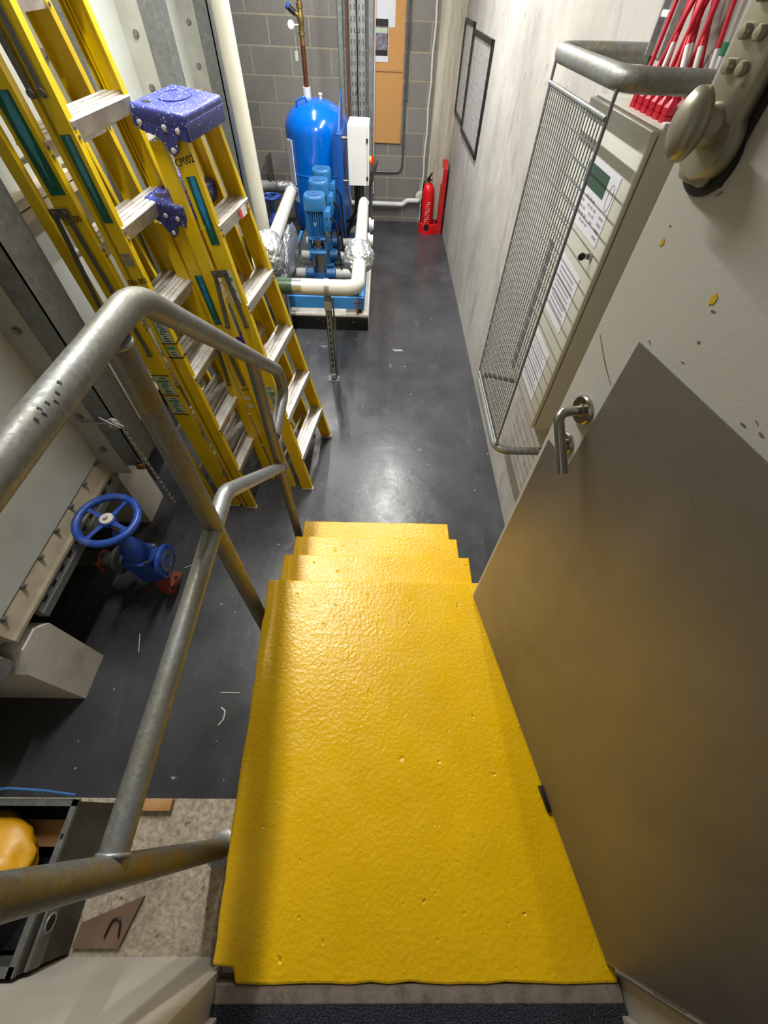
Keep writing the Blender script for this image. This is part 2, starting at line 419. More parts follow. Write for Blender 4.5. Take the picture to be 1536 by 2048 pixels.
# ---------------------------------------------------------------- setting
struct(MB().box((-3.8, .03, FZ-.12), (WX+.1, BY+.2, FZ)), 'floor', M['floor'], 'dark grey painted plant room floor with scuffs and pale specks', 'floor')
struct(MB().box((WX, -.345, FZ-.1), (WX+.25, BY+.2, 2.75)), 'wall_right', M['conc'], 'stained board-marked concrete wall on the right with framed notices', 'wall')
struct(MB().box((-3.8, BY, FZ-.1), (WX, BY+.2, 2.75)), 'wall_back', M['block'], 'grey blockwork wall at the far end behind the blue vessel', 'wall')
struct(MB().box((-4.0, -.6, FZ-.1), (-3.8, BY+.2, 2.75)), 'wall_left', M['block'], 'blockwork wall hidden behind the sectional water tank', 'wall')
struct(MB().box((-3.8, -.56, 2.62), (WX, BY, 2.75)), 'ceiling', M['ceil'], 'pale ceiling above the plant room', 'ceiling')
w = MB(); w.box((-3.8, -.56, FZ-.1), (-.43, -.345, 2.62)); w.box((.70, -.56, FZ-.1), (WX, -.345, 2.62)); w.box((-.43, -.56, 2.1), (.70, -.345, 2.62))
struct(w, 'wall_front', M['white_wall'], 'white painted wall around the doorway at the bottom of the picture', 'wall')
# concrete ledge left of the landing
struct(MB().box((-2.2, -.345, FZ-.12), (-.455, .045, -.25)), 'trim_1', M['rawconc'], 'speckled raw concrete ledge beside the yellow landing, where the near post stands', 'ledge')
# column in the far right corner + sealant joint
struct(MB().box((.60, BY-.28, FZ), (WX, BY, 2.62), bev=.012), 'trim_2', M['column'], 'board-grained concrete column in the far right corner', 'column', 30)
mb = MB(); mb.tube([(.565+.006*math.sin(i*1.7), BY-.006, FZ+.03+i*.12) for i in range(28)], .012, 8)
struct(mb, 'trim_3', M['white_plastic'], 'white sealant bead running up the block wall beside the column', 'sealant', 40)
# hall side: threshold and carpet, jambs
struct(MB().box((-.40, -.382, -.1), (.66, -.345, -.006), bev=.004), 'threshold', M['threshold'], 'chipped bare concrete threshold between yellow landing and carpet', 'threshold')
struct(MB().box((-.40, -2.0, -.1), (.66, -.382, -.004)), 'carpet', M['carpet'], 'strip of dark grey carpet at the bottom edge', 'carpet')
jl = MB()
jl.box((-.47, -.47, -.06), (-.385, -.325, 2.1), bev=.004); jl.box((-.385, -.47, -.06), (-.366, -.40, 2.1), bev=.003)
struct(jl, 'trim_4', M['white_wall'], 'white painted door frame upright at bottom left', 'door frame', 30)
jr = MB(); jr.box((.665, -.47, -.06), (.70, -.335, 2.1), bev=.003); jr.box((.645, -.47, -.06), (.665, -.40, 2.1), bev=.003); jr.box((-.385, -.47, 2.06), (.665, -.335, 2.1))
struct(jr, 'trim_5', M['white_wall'], 'white painted door frame upright behind the hinge edge at bottom right', 'door frame', 30)
for i, (x, y, ln, p) in enumerate(LAMPS):
    t = thing('ceiling_light', LAMP_LABELS[i], 'lamp', (x, y, 2.62), 'strip lights on the ceiling')
    MB().box((x-.1, y-ln/2-.05, 2.55), (x+.1, y+ln/2+.05, 2.62), bev=.01).build('housing', M['lamp_body'], t)

# ---------------------------------------------------------------- staircase
st = MB()
LX, RX = -.448, .466
def wob(a, b, n, amp):
    return [Vector(a).lerp(Vector(b), i/n)+Vector((random.uniform(-amp, amp), random.uniform(-amp, amp), 0)) if 0 < i < n else Vector(a).lerp(Vector(b), i/n) for i in range(n+1)]
rise, treads = .1725, [.80, 1.030, 1.252, 1.480]
poly = wob((-.335, -.345, 0), (.655, -.345, 0), 20, .003)
poly += wob((.655, -.32, 0), (.49, .72, 0), 6, .002)
poly += wob((RX, .80, 0), (LX, .795, 0), 24, .0025)
poly += wob((LX-.001, .78, 0), (-.40, -.312, 0), 26, .0028)
poly += [Vector((-.345, -.318, 0))]
st.prism(poly, (0, 0, FZ-.02))
for i in range(1, 4):
    y0, y1 = treads[i-1]-.03, treads[i]; z = -rise*i
    dr = (0, .0, -.008, -.012)[i]
    p = [Vector((LX, y0, z)), Vector((RX+dr, y0, z))] + wob((RX+dr, y1-.005, z), (LX, y1-.005, z), 24, .0025)
    st.prism(p, (0, 0, FZ-.02-z))
ob = st.build('staircase', M['stairs'], None, 0)
bv = ob.modifiers.new('edge', 'BEVEL'); bv.width = .006; bv.segments = 2; bv.limit_method = 'ANGLE'; bv.angle_limit = R_(50)
tag(ob, 'bright yellow painted concrete landing with steps leading down to the floor', 'stairs')

# ---------------------------------------------------------------- handrail
HX = -.50
t = thing('handrail', 'galvanised tube handrail on the left of the yellow steps, worn yellow in places', 'handrail', (HX, .68, -.2))
RT = .029
slope = -.853
top = fillet([(HX, -.30, 1.145), (HX, .84, 1.145), (HX, 1.74, 1.145+slope*.90), (HX, 1.79, .225), (HX, 1.46, .20)], {1: .16, 2: .14, 3: .085})
top = [(HX, -.095, 1.145)] + [p for p in top[1:]]
MB().tube(top, RT, 20).build('top_rail', M['galv_tube'], t, 60)
mid = fillet([(HX, .70, .512), (HX, .85, .512), (HX, 1.455, -.005)], .09)
MB().tube(mid, RT*.92, 20).build('middle_rail', M['galv_light'], t, 60)
MB().tube([(HX, -.09, .50), (HX, .70, .512)], RT*.95, 20).build('middle_rail', M['galv_tube'], t, 60)
plab(MB().cyl((HX, -.092, -.25), (HX, -.092, 1.145), RT, n=20).build('post', M['tube_yellow'], t, 60), 'near post stained with old yellow paint')
plab(MB().lathe([(.052, 0), (.052, .006), (.040, .012), (.030, .012)], (HX, -.092, -.25), n=28).build('base_flange', M['galv_tube'], t), 'round flange at the foot of the near post')
MB().cyl((HX, .695, -.45), (HX, .715, 1.125), RT, n=20).build('post', M['tube_yellow'], t, 60)
MB().cyl((HX, 1.455, FZ), (HX, 1.42, .645), RT*.86, n=20).build('post', M['tube_yellow'], t, 60)
for (y, dy, an) in ((.44, .008, 40), (.455, .005, 34), (.475, .006, 44), (.485, .004, 30), (.50, .006, 40), (.52, .008, 52), (.46, .005, 50)):
    nv = Vector((math.cos(R_(an)), 0, math.sin(R_(an)))); tv = Vector((-nv.z, 0, nv.x)); c_ = Vector((HX, y, 1.145))+nv*(RT-.0002)
    MB().prism([c_-Y*dy*.3-tv*.004, c_+Y*dy*.3-tv*.002, c_+Y*dy*.3+tv*.004, c_-Y*dy*.3+tv*.003], nv*.0006).build('black_mark', M['ink'], t, 0)
for (y, z, ax) in ((-.092, .502, (0, 1, 0)), (.70, .512, (0, 1, 0)), (1.455, -.005, (0, 1, -.85)), (.714, 1.118, Z)):
    MB().torus((HX, y+.027 if y < .5 and z > 0 else y, z), ax, RT*.95, .005, 26, 8).build('weld', M['galv_light'], t, 60)

# ---------------------------------------------------------------- door
DC = Vector((.41, .738, 0)); DHg = Vector((.63, -.308, 0))
DU = (DHg-DC).normalized()            # along the door, from free edge to hinge
DN = Vector((DU.y, -DU.x, 0))         # towards the landing
if DN.x > 0: DN = -DN
DLEN = (DHg-DC).length
def dp(a, z, n=0): return DC+DU*a+DN*n+Z*z
DB, DT = .006, 2.05
door = thing('door_1', 'open white door with big steel kick plate on the right', 'door', tuple(DHg), kind='structure')
def slab(a0, a1, z0, z1, n0, n1, mb, bev=0):
    m = Matrix((DU, DN, Z)).transposed().to_4x4(); m.translation = DC
    return mb.box((a0, n0, z0), (a1, n1, z1), bev, 2, m)
slab(0, DLEN, DB, DT, -.045, 0, MB(), .002).build('panel', M['door_paint'], door, 0)
kp = MB()
kz0, kz1 = .018, 1.198
pts = [(.012, kz0), (DLEN-.008, kz0), (DLEN-.008, kz1), (.110, kz1), (.108, .902), (.014, .893)]
kp.prism([dp(a, z, .0002) for a, z in pts], DN*.0022)
ob = kp.build('kick_plate', M['kick'], door, 0); plab(ob, 'brushed steel kick plate')
hd = MB(); hc = dp(.069, 1.025, 0)
hd.lathe([(.030, 0), (.030, .006), (.027, .009), (.013, .009), (.012, .011)], hc, DN, 36)
hd.build('handle_rose', M['chrome'], door)
hp = fillet([hc+DN*.005, hc+DN*.062, hc+DN*.062+DU*.006-Z*.115], .022, 8)
# lever points down along the door face
hp = fillet([hc+DN*.005, hc+DN*.058, hc+DN*.060+DU*.093-Z*.083], .022, 8)
plab(MB().tube(hp, .0106, 20).build('lever_handle', M['chrome'], door, 50), 'satin steel lever handle')
lc = dp(.069, .934, 0); lk = MB()
lk.lathe([(.026, 0), (.026, .005), (.023, .008), (.0105, .008)], lc, DN, 32)
lk.cyl(lc, lc+DN*.016, .0085); lk.build('lock_rose', M['chrome'], door)
# push button lock with oval knob
pl = MB(); slab(.028, .092, 1.44, 1.64, .002, .026, pl, .009); slab(.034, .086, 1.395, 1.475, .002, .022, pl, .010)
pl.build('code_lock_body', M['lock_metal'], door)
gs = MB(); slab(.022, .100, 1.40, 1.66, 0, .004, gs, .0018); gs.lathe([(.042, 0), (.042, .004)], dp(.062, 1.425, 0), DN, 30); plab(gs.build('lock_gasket', M['rubber'], door), 'black rubber gasket')
kb = MB(); kc = dp(.058, 1.452, .026)
kb.lathe([(.022, -.004), (.020, .010), (.017, .016), (.017, .020)], kc, DN, 28)
kb.lathe([(.038, -.012), (.040, .004), (.034, .012)], dp(.060, 1.437, .012), DN, 30)
u_, v_, a_ = DU, Z, DN
rs = []
for (r, z) in ((.004, .018), (.026, .018), (.031, .024), (.031, .032), (.024, .040), (.010, .044), (.0005, .0445)):
    rs.append([kc+u_*(r*.78*math.cos(2*math.pi*k/30))+v_*(r*1.12*math.sin(2*math.pi*k/30))+a_*z for k in range(30)])
kb.rings(rs); plab(kb.build('turn_knob', M['lock_metal'], door, 50), 'oval satin turn knob')
for r in range(6):
    for c in range(2):
        k = dp(.047+c*.022, 1.500+r*.026, .025)
        MB().lathe([(.0065, 0), (.0065, .006), (.005, .0085), (.001, .009)], k, DN, 16).build('push_button', M['lock_metal'], door)
for (a, z, r) in ((.051, 1.323, .004), (.185, 1.302, .006), (.30, 1.37, .003)):
    rs = [[dp(a, z, .0002)+DU*(r*.8*math.cos(k*.6283))+Z*(r*1.2*math.sin(k*.6283)*(1+.3*math.sin(3*k)))+DN*h for k in range(10)] for h in (0, .0008)]
    MB().rings(rs).build('paint_spot', M['yellow_spot'], door, 0)
SCR1 = fillet([dp(a_, z_, .0003) for a_, z_ in ((.016, 1.158), (.06, 1.128), (.101, 1.106))], .08, 4)
SCR2 = fillet([dp(a_, z_, .0026) for a_, z_ in ((.112, 1.102), (.155, 1.086), (.224, 1.085), (.285, 1.091), (.339, 1.089), (.376, 1.077))], .05, 4)
def flatline(pts, w, n0):
    m = MB(); rs = []
    for i, p in enumerate(pts):
        d = (pts[min(i+1, len(pts)-1)]-pts[max(i-1, 0)]).normalized(); e = d.cross(DN); ww = w*(.35+.65*math.sin(math.pi*(i+.5)/len(pts)))
        rs.append([p+e*ww, p-e*ww, p-e*ww+DN*.0003, p+e*ww+DN*.0003])
    return m.rings(rs)
flatline(SCR1, .0016, 0).build('scratch', M['scuff'], door, 0)
flatline(SCR2, .0013, 0).build('scratch', M['scuff'], door, 0)
rf = random.Random(3)
for k in range(16):
    a_, z_ = ((rf.uniform(.12, .45), 1.206+abs(rf.gauss(0, .012))) if k < 8 else (rf.uniform(.03, .45), rf.uniform(1.22, 1.42)))
    dl = rf.uniform(.003, .010); th = rf.uniform(-.9, .9)
    p0, p1 = dp(a_, z_, .0003), dp(a_+dl*math.cos(th), z_+dl*math.sin(th), .0003)
    flatline([p0, (p0+p1)/2, p1], rf.uniform(.0008, .0018), 0).build('chip_mark', M['scuff'], door, 0)
bl = MB(); slab(.672, .742, .0, .016, -.002, .012, bl, .002); plab(bl.build('bottom_latch', M['black'], door), 'small black latch at the foot of the door')
for z in (.25, 1.0, 1.8):
    MB().cyl(dp(DLEN+.006, z-.05, -.02), dp(DLEN+.006, z+.05, -.02), .009).build('hinge', M['chrome'], door)

# ---------------------------------------------------------------- guard and alarm cabinet
gd = thing('mesh_guard', 'galvanised tube and wire mesh guard standing off the wall around the cabinet', 'guard', (.74, 1.82, .13))
gx, gy0, gy1 = .60, 1.49, 2.14
for z, r in ((1.412, .025), (.125, .020)):
    p = fillet([(WX, gy0-.01, z), (gx, gy0-.01, z), (gx, gy1+.02, z), (WX, gy1-.10, z+.01)], .075, 8)
    MB().tube(p, r, 20).build('tube_frame', M['galv_tube'], gd, 60)
ms = MB()
for k in range(24):
    y = gy0+.022+(gy1-gy0-.044)*k/23
    ms.box((gx-.0015, y-.0018, .145), (gx+.0015, y+.0018, 1.335))
for k in range(25):
    z = .155+(1.325-.155)*k/24
    ms.box((gx-.004, gy0+.01, z-.0013), (gx-.0014, gy1-.01, z+.0013))
ms.build('wire_mesh', M['galv_dark'], gd, 0)
fr = MB()
for y in (gy0+.012, gy1-.012): fr.cyl((gx, y, .125), (gx, y, 1.40), .0052, n=12)
for z in (.15, 1.337): fr.cyl((gx-.002, gy0+.012, z), (gx-.002, gy1-.012, z), .0075, n=12)
fr.build('mesh_border', M['galv_dark'], gd, 50)

cx0, cy0, cy1, cz0, cz1 = .725, 1.475, 2.03, .275, 1.325
cb = thing('alarm_cabinet', 'pale wall cabinet behind the mesh guard with red cables entering its top', 'cabinet', (.8, 1.75, cz0))
MB().box((cx0+.022, cy0, cz0), (WX, cy1, cz1), .002).build('body', M['cabinet'], cb, 0)
dr = MB(); dr.box((cx0, cy0+.002, cz0+.004), (cx0+.019, cy1-.002, cz1-.004), .006, 3)
cdoor = dr.build('door', M['cabinet'], cb, 30)
k = MB(); k.cyl((cx0, 1.545, .990), (cx0-.012, 1.545, .990), .010); k.box((cx0-.03, 1.5435, .982), (cx0-.010, 1.5465, .998)); k.build('key', M['chrome'], cdoor)
k = MB(); k.lathe([(.001, 0), (.012, 0), (.012, .005), (.001, .005)], (cx0-.034, 1.5425, .989), (0, 1, 0), 18); plab(k.build('key_head', M['black'], cdoor), 'black key head')
def cface(y0, y1, z0, z1, m, name, x=cx0-.0008, t=.0012): 
    return MB().box((x-t, y0, z0), (x, y1, z1)).build(name, m, cdoor, 0)
cface(1.545, 1.85, 1.015, 1.205, M['paper'], 'control_label')
cface(1.625, 1.835, 1.128, 1.188, M['lcd'], 'display', cx0-.002)
for r in range(5):
    for c in range(6):
        if (r*7+c*5) % 4: cface(1.64+c*.032, 1.662+c*.032, 1.035+r*.017, 1.043+r*.017, M['print_grey'], 'printed_line', cx0-.002, .0006)
mb = MB()
for rr in (.9, 1.0):
    pass
mb.tube([Vector((cx0-.0028, 1.575+.018*math.cos(i*.2513), 1.145+.035*math.sin(i*.2513))) for i in range(25)], .0009, 6, closed=True); mb.build('printed_oval', M['print_grey'], cdoor)
for r in range(4): cface(1.56, 1.60, 1.03+r*.018, 1.038+r*.018, M['print_grey'], 'printed_line', cx0-.002, .0006)
cface(1.56, 1.80, .70, .91, M['paper'], 'notice'); 
for r in range(9): cface(1.58+(r % 3)*.01, 1.77, .735+r*.017, .742+r*.017, M['print_grey'], 'printed_line', cx0-.002, .0006)
cface(1.57, 1.80, .36, .60, M['paper'], 'notice')
for r in range(10): cface(1.59+(r % 2)*.02, 1.78, .39+r*.018, .396+r*.018, M['print_grey'], 'printed_line', cx0-.002, .0006)
cface(1.93, 1.97, .30, .90, M['galv_light'], 'hinge_strip')
gl = []
for r in range(3):
    for c in range(6):
        y = 1.575+c*.045+(r % 2)*.012; x = .795+r*.037
        if c > 4 and r == 2: continue
        m = MB(); m.lathe([(.020, 0), (.020, .012), (.0165, .013), (.019, .016), (.019, .03), (.013, .038), (.008, .046)], (x, y, cz1), n=8)
        m.build('cable_gland', M['gland'], cb, 20); gl.append((x, y))
MB().box((.75, 1.478, cz1), (.87, 1.50, cz1+.012), .003).build('top_rail_cover', M['white_plastic'], cb, 30)
for i, (x, y) in enumerate(gl):
    f = i/len(gl)
    ty = 1.85-.22*((i*7) % len(gl))/len(gl); tx = WX-.03-.012*(i % 3)
    p0 = Vector((x, y, cz1+.034)); p1 = Vector((x, y+.01, cz1+.10)); p2 = Vector((tx-.01, ty, 1.62)); p3 = Vector((tx, ty-.01, 1.80)); p4 = Vector((tx, ty-.02, 2.6))
    pts = []
    for k in range(13):
        s = k/12; pts.append((1-s)**3*p0+3*s*(1-s)**2*p1+3*s*s*(1-s)*p2+s**3*p3)
    pts.append(p4)
    c = tag(MB().tube(pts, .0058, 10).build('cable', M['red_cable'], None, 60), 'red cable fanning down the wall into the glands on top of the cabinet', 'cable', 'red alarm cables above the cabinet')
    if i % 3 == 0:
        a, b = pts[2], pts[4]
        plab(MB().tube([a, pts[3], b], .0068, 10).build('cable_marker', M['white_plastic'], c, 60), 'white marker sleeve')
tr = thing('cable_tray', 'narrow grey perforated cable tray on the wall behind the red cables', 'cable tray', (WX, 1.97, 1.4))
m = MB(); m.box((WX-.012, 1.91, 1.42), (WX, 2.01, 2.6)); m.box((WX-.03, 2.005, 1.42), (WX, 2.012, 2.6)); m.box((WX-.03, 1.905, 1.42), (WX, 1.912, 2.6)); m.build('tray', M['tray'], tr, 0)
MB().box((WX-.035, 1.94, 1.50), (WX-.012, 1.99, 1.515), .003).build('cable_tie', M['white_plastic'], tr, 0)
m = MB(); m.box((WX-.004, 1.49, 1.452), (WX, 1.63, 1.474)); tag(m.build('warning_strip', M['green_tape'], None, 0), 'short green strip stuck on the wall right of the red cables', 'label')
m = MB(); m.box((WX-.003, 1.48, 1.36), (WX, 1.66, 1.45)); tag(m.build('paper_notice', M['paper'], None, 0), 'white sheet on the wall below the green strip', 'notice')

# framed notices on the right wall
for i, (y0, y1, z0, z1) in enumerate(((6.22, 7.22-.25, .56, 1.31), (5.02, 6.20, .52, 1.27))):
    lab = ('far framed notice on the concrete wall, nearer the corner column', 'near framed notice on the concrete wall, left of the mesh guard')[i]
    fr_ = thing('framed_notice', lab, 'picture frame', (WX, (y0+y1)/2, z0), 'framed notices on the concrete wall')
    m = MB(); b = .035; d = .022
    m.box((WX-d, y0, z0), (WX, y0+b, z1)); m.box((WX-d, y1-b, z0), (WX, y1, z1)); m.box((WX-d, y0, z0), (WX, y1, z0+b)); m.box((WX-d, y0, z1-b), (WX, y1, z1)); m.build('frame', M['black'], fr_, 0)
    MB().box((WX-.010, y0+b, z0+b), (WX-.001, y1-b, z1-b)).build('sheet', M['poster'], fr_, 0)
    for k in range(3):
        for j in range(9):
            zz = z1-.12-j*.062; yy = y0+.12+k*(y1-y0-.2)/3
            if (j*3+k*5+i) % 4: MB().box((WX-.0115, yy, zz), (WX-.010, yy+(y1-y0)*.2*(1-.25*((j+k) % 3)), zz+.018)).build('printed_line', M['print_grey'], fr_, 0)

# ---------------------------------------------------------------- extinguisher on its stand
es = thing('extinguisher_stand', 'red stand with tall backboard against the concrete wall', 'extinguisher stand', (.70, 6.88, FZ))
m = MB(); m.prism([(.80, 6.80, FZ+.01), (.83, 6.98, FZ+.01), (.83, 6.98, .10), (.80, 6.93, .135), (.80, 6.80, .06)], (.045, 0, 0))
m = MB(); m.prism([(.795, 6.79, FZ), (.795, 7.02, FZ), (.795, 7.02, .06), (.795, 6.96, .12), (.795, 6.86, .12), (.795, 6.79, .05)], (.055, 0, 0))
m.build('backboard', M['red_board'], es, 0)
plab(MB().box((.792, 6.84, -.12), (.7955, 6.96, .04)).build('sign_panel', M['lbl_white'], es, 0), 'pale instruction panel')
m = MB(); pr = []
for r, z in ((.128, 0), (.128, .12), (.122, .125), (.100, .125), (.098, .03), (.002, .03)):
    pr.append([Vector((.655+r*math.cos(2*math.pi*k/28)*1.0+(.02 if math.cos(2*math.pi*k/28) > .3 else 0), 6.89+r*math.sin(2*math.pi*k/28), FZ+z)) for k in range(28)])
m.rings(pr); m.build('cup', M['red'], es, 30)
MB().box((.74, 6.79, FZ), (.80, 6.99, FZ+.125), .006).build('foot_block', M['red_board'], es, 30)
MB().box((.60, 6.755, FZ+.06), (.665, 6.772, FZ+.128), .002).build('cup_notch', M['black'], es, 0)
ex = thing('fire_extinguisher', 'red fire extinguisher with black handle standing in the red stand', 'fire extinguisher', (.645, 6.89, FZ+.035))
c = (.640, 6.885, FZ+.035)
MB().lathe([(.076, 0), (.082, .01), (.082, .44), (.078, .485), (.055, .525), (.030, .54), (.022, .545)], c, (-.03, 0, 1), 32).build('cylinder', M['red'], ex, 40)
MB().lathe([(.022, .54), (.024, .575), (.018, .60), (.010, .605)], c, (-.03, 0, 1), 20).build('valve', M['steel'], ex)
m = MB(); m.tube([(.618, 6.87, FZ+.62), (.630, 6.84, FZ+.655), (.65, 6.80, FZ+.70)], [.014, .012, .008], 10); m.tube([(.618, 6.87, FZ+.60), (.635, 6.83, FZ+.615), (.655, 6.79, FZ+.63)], [.012, .01, .008], 10); m.build('handle', M['black'], ex)
m = MB(); m.tube(fillet([(.60, 6.87, FZ+.62), (.555, 6.86, FZ+.58), (.545, 6.86, FZ+.30), (.55, 6.86, FZ+.12)], .05), .009, 10); m.build('hose', M['black'], ex)
mk = MB()
for k in range(13):
    a0 = -2.0; 
    z = FZ+.11+k*.022
    for j in range(3):
        if (k*5+j*3) % 4 == 0: continue
        an = -math.pi/2-.35+j*.28; r = .0825
        p = Vector((.640-.003+r*math.cos(an), 6.885+r*math.sin(an), z)); n = Vector((math.cos(an), math.sin(an), 0)); u = Vector((-n.y, n.x, 0))
        mk.prism([p-u*.008-Z*.004, p+u*.008-Z*.004, p+u*.008+Z*.004, p-u*.008+Z*.004], n*.001)
plab(mk.build('printed_text', M['lbl_white'], ex, 0), 'rows of small white print')

# ---------------------------------------------------------------- back wall fittings
BYW = BY; BY = BY-.002
cbk = thing('cork_board', 'tall tan cork board on the block wall with papers pinned to it', 'notice board', (.03, BY, .2))
MB().box((-.155, BY-.012, .215), (.205, BY, .862)).build('board', M['cork'], cbk, 0)
MB().box((-.155, BY-.014, .878), (.213, BY, 2.4)).build('board', M['cork'], cbk, 0)
MB().box((-.155, BY-.022, .860), (.213, BY, .882)).build('joint_batten', M['wood'], cbk, 0)
m = MB(); m.box((.205, BY-.018, .215), (.222, BY, 2.4)); m.box((-.155, BY-.018, .205), (.222, BY, .217)); m.build('edge_trim', M['wood'], cbk, 0)
tag(MB().box((-.13, BY-.016, 1.205), (.10, BY-.0145, 1.75)).build('paper_sheet', M['paper'], None, 0), 'white paper sheet pinned to the upper cork board', 'paper')
ph = thing('photo_print', 'printed street photograph with black borders pinned on the cork board', 'photo', (-.055, BY-.017, .96))
MB().box((-.137, BY-.0185, .935), (.028, BY-.017, 1.275)).build('sheet', M['paper'], ph, 0)
MB().box((-.137, BY-.0198, .985), (.022, BY-.0185, 1.265)).build('border', M['ink'], ph, 0)
MB().box((-.128, BY-.021, 1.03), (.016, BY-.0198, 1.21)).build('image', M['photo'], ph, 0)
plab(MB().box((-.128, BY-.0215, 1.16), (.016, BY-.021, 1.20)).build('sky', M['lbl_pale'], ph, 0), 'pale sky strip')
cd = thing('conduit', 'thin dark conduit running down the block wall and bending left below the cork board', 'conduit', (.262, BY, .2))
for dx in (0, .022): MB().tube([(.252+dx, BY-.02, 2.6), (.252+dx, BY-.02, .62 if dx else .5)], .009, 10).build('pipe', M['conduit'], cd, 60)
MB().tube(fillet([(.258, BY-.02, .62), (.262, BY-.02, -.095), (-.16, BY-.02, -.10)], .10), .0125, 12).build('pipe', M['conduit'], cd, 60)
for p in ((.262, BY-.014, .18), (.262, BY-.014, .72), (-.11, BY-.014, -.10)):
    MB().lathe([(.022, 0), (.022, .008), (.015, .02)], (p[0], BY, p[2]), (0, -1, 0), 14).build('saddle', M['conduit'], cd)
cable_trays = (('cable_tray', 'left of the two perforated trays rising behind the white control box', -.425, -.345, M['tray']), ('cable_tray', 'right of the two perforated trays rising behind the white control box', -.33, -.245, M['tray']))
for nm, lab, x0, x1, mt in cable_trays:
    ct = thing(nm, lab, 'cable tray', ((x0+x1)/2, BY, -.4), 'perforated trays on the block wall')
    m = MB(); m.box((x0, BY-.03, -.4), (x1, BY-.024, 2.6)); m.box((x0, BY-.055, -.4), (x0+.006, BY-.024, 2.6)); m.box((x1-.006, BY-.055, -.4), (x1, BY-.024, 2.6)); m.mark(0)
    for k in range(26):
        for j in range(2):
            xx = x0+.022+j*(x1-x0-.044); z = .3+k*.085
            m.box((xx-.006, BY-.031, z), (xx+.006, BY-.0295, z+.04))
    m.mark(1); m.build('tray', [mt, M['conduit']], ct, 0)
    for z in (.62, 1.9): MB().box((x0-.01, BY-.028, z), (x1+.01, BY, z+.03)).build('support_bracket', M['conduit'], ct, 0)
st_ = thing('channel_strut', 'tall galvanised channel strut on the block wall just left of the brown pipe', 'strut', (-.53, BY, -.6))
m = MB(); m.box((-.555, BY-.045, -.6), (-.505, BY, 2.6), .003); m.build('channel', M['galv'], st_, 0)
tag(MB().cyl((-.458, BY-.03, -.5), (-.456, BY-.03, 2.6), .012).build('copper_pipe', M['frame_brown'], None, 60), 'thin brown pipe running up the wall between strut and trays', 'pipe')
tag(MB().box((-.205, BY-.05, -.4), (-.150, BY, 2.6), .003).build('trunking', M['galv'], None, 0), 'narrow grey steel trunking right of the perforated trays', 'trunking')
tag(MB().tube([(-.125, BY-.03, 2.6), (-.128, BY-.03, 1.2), (-.135, BY-.03, .3), (-.14, BY-.03, -.35)], .007, 8).build('cable', M['white_plastic'], None, 60), 'thin white cable running down beside the cork board', 'cable')
pts = [(-.338+.004*math.sin(k*1.1), BY-.045, 2.6-k*.12) for k in range(23)]
bc = tag(MB().tube(pts, .013, 10).build('cable', M['cable_black'], None, 60), 'thick black cable tied between the two perforated trays', 'cable')
for k in (5, 12, 16): MB().torus(pts[k], Z, .013, .004, 16, 6).build('cable_tie', M['black'], bc, 50)
wp = MB(); wp.tube(fillet([(-.95, BY-.07, -.455), (.29, BY-.07, -.455), (.36, BY-.07, -.405), (.53, BY-.07, -.402)], .05), .030, 14)
tag(wp.build('waste_pipe', M['white_plastic'], None, 50), 'white waste pipe along the foot of the block wall ending in an offset', 'pipe')
m = MB(); m.lathe([(.07, 0), (.07, .012), (.045, .03)], (.55, BY, -.37), (0, -1, 0), 20); tag(m.build('pipe_collar', M['plinth'], None), 'grey round collar on the wall at the end of the waste pipe', 'collar')
pc = thing('pipe', 'lagged grey pipe with foil wrap along the wall left of the vessel', 'pipe', (-1.55, BY-.16, -.25))
MB().cyl((-2.3, BY-.2, -.26), (-1.5, BY-.2, -.26), .062).build('lagging', M['pipe_grey'], pc, 60)
m = MB(); m.tube([(-1.52, BY-.2, -.26), (-1.45, BY-.2, -.26), (-1.38, BY-.2, -.26), (-1.25, BY-.2, -.26)], [.06, .075, .068, .072], 24); m.build('foil_wrap', M['foil'], pc, 60)
MB().box((-1.58, BY-.23, -.26), (-1.55, BY, .06)).build('hanger', M['bar_dark'], pc, 0)

# ---------------------------------------------------------------- vessel and riser
VX, VY, VR = -.765, 6.30, .368
vs = thing('pressure_vessel', 'big glossy blue pressure vessel with domed top at the back', 'vessel', (VX, VY, FZ))
prof = [(.23, .0), (.25, .06), (.30, .11)]+[(VR*math.sin(a)*1.0, .30-.18*math.cos(a)) for a in (1.1, 1.35, 1.57)]+[(VR, .79), (VR, .80), (VR+.003, .803), (VR+.003, .815), (VR, .818), (VR, .83), (VR, 1.14), (VR, 1.16)]
prof += [(VR*math.cos(a), 1.16+.265*math.sin(a)) for a in [i*math.pi/2/14 for i in range(1, 15)]]
MB().lathe(prof, (VX, VY, FZ), n=56).build('shell', M['vessel'], vs, 45)
m = MB()
m.tube(fillet([(VX-.20, VY-.12, .655), (VX-.19, VY-.15, .72), (VX-.09, VY-.15, .76), (VX-.08, VY-.12, .70)], .03), .009, 10); m.build('lifting_eye', M['vessel'], vs)
m = MB(); m.lathe([(.016, 0), (.016, .03), (.022, .032), (.022, .045), (.012, .05)], (VX+.06, VY-.02, .725), n=14); m.build('air_valve', M['white_plastic'], vs)
for (za, zb, an, wd, mt, nm) in ((.02, .42, -2.50, .11, M['paper'], 'document_pouch'), (-.15, .0, -2.45, .10, M['lbl_white'], 'rating_label')):
    mm = MB(); n = Vector((math.cos(an), math.sin(an), 0)); u = Vector((-n.y, n.x, 0)); p = Vector((VX, VY, (za+zb)/2))+n*(VR+.004)
    decal(mm, p, u, Z, wd, zb-za, .012 if nm[0] == 'd' else .002); mm.build(nm, mt, vs, 0)
decal(mm := MB(), (VX+.0, VY-.16, .665), X, Vector((0, .75, .5)), .10, .07, .002); mm.build('top_sticker', M['lbl_pale'], vs, 0)
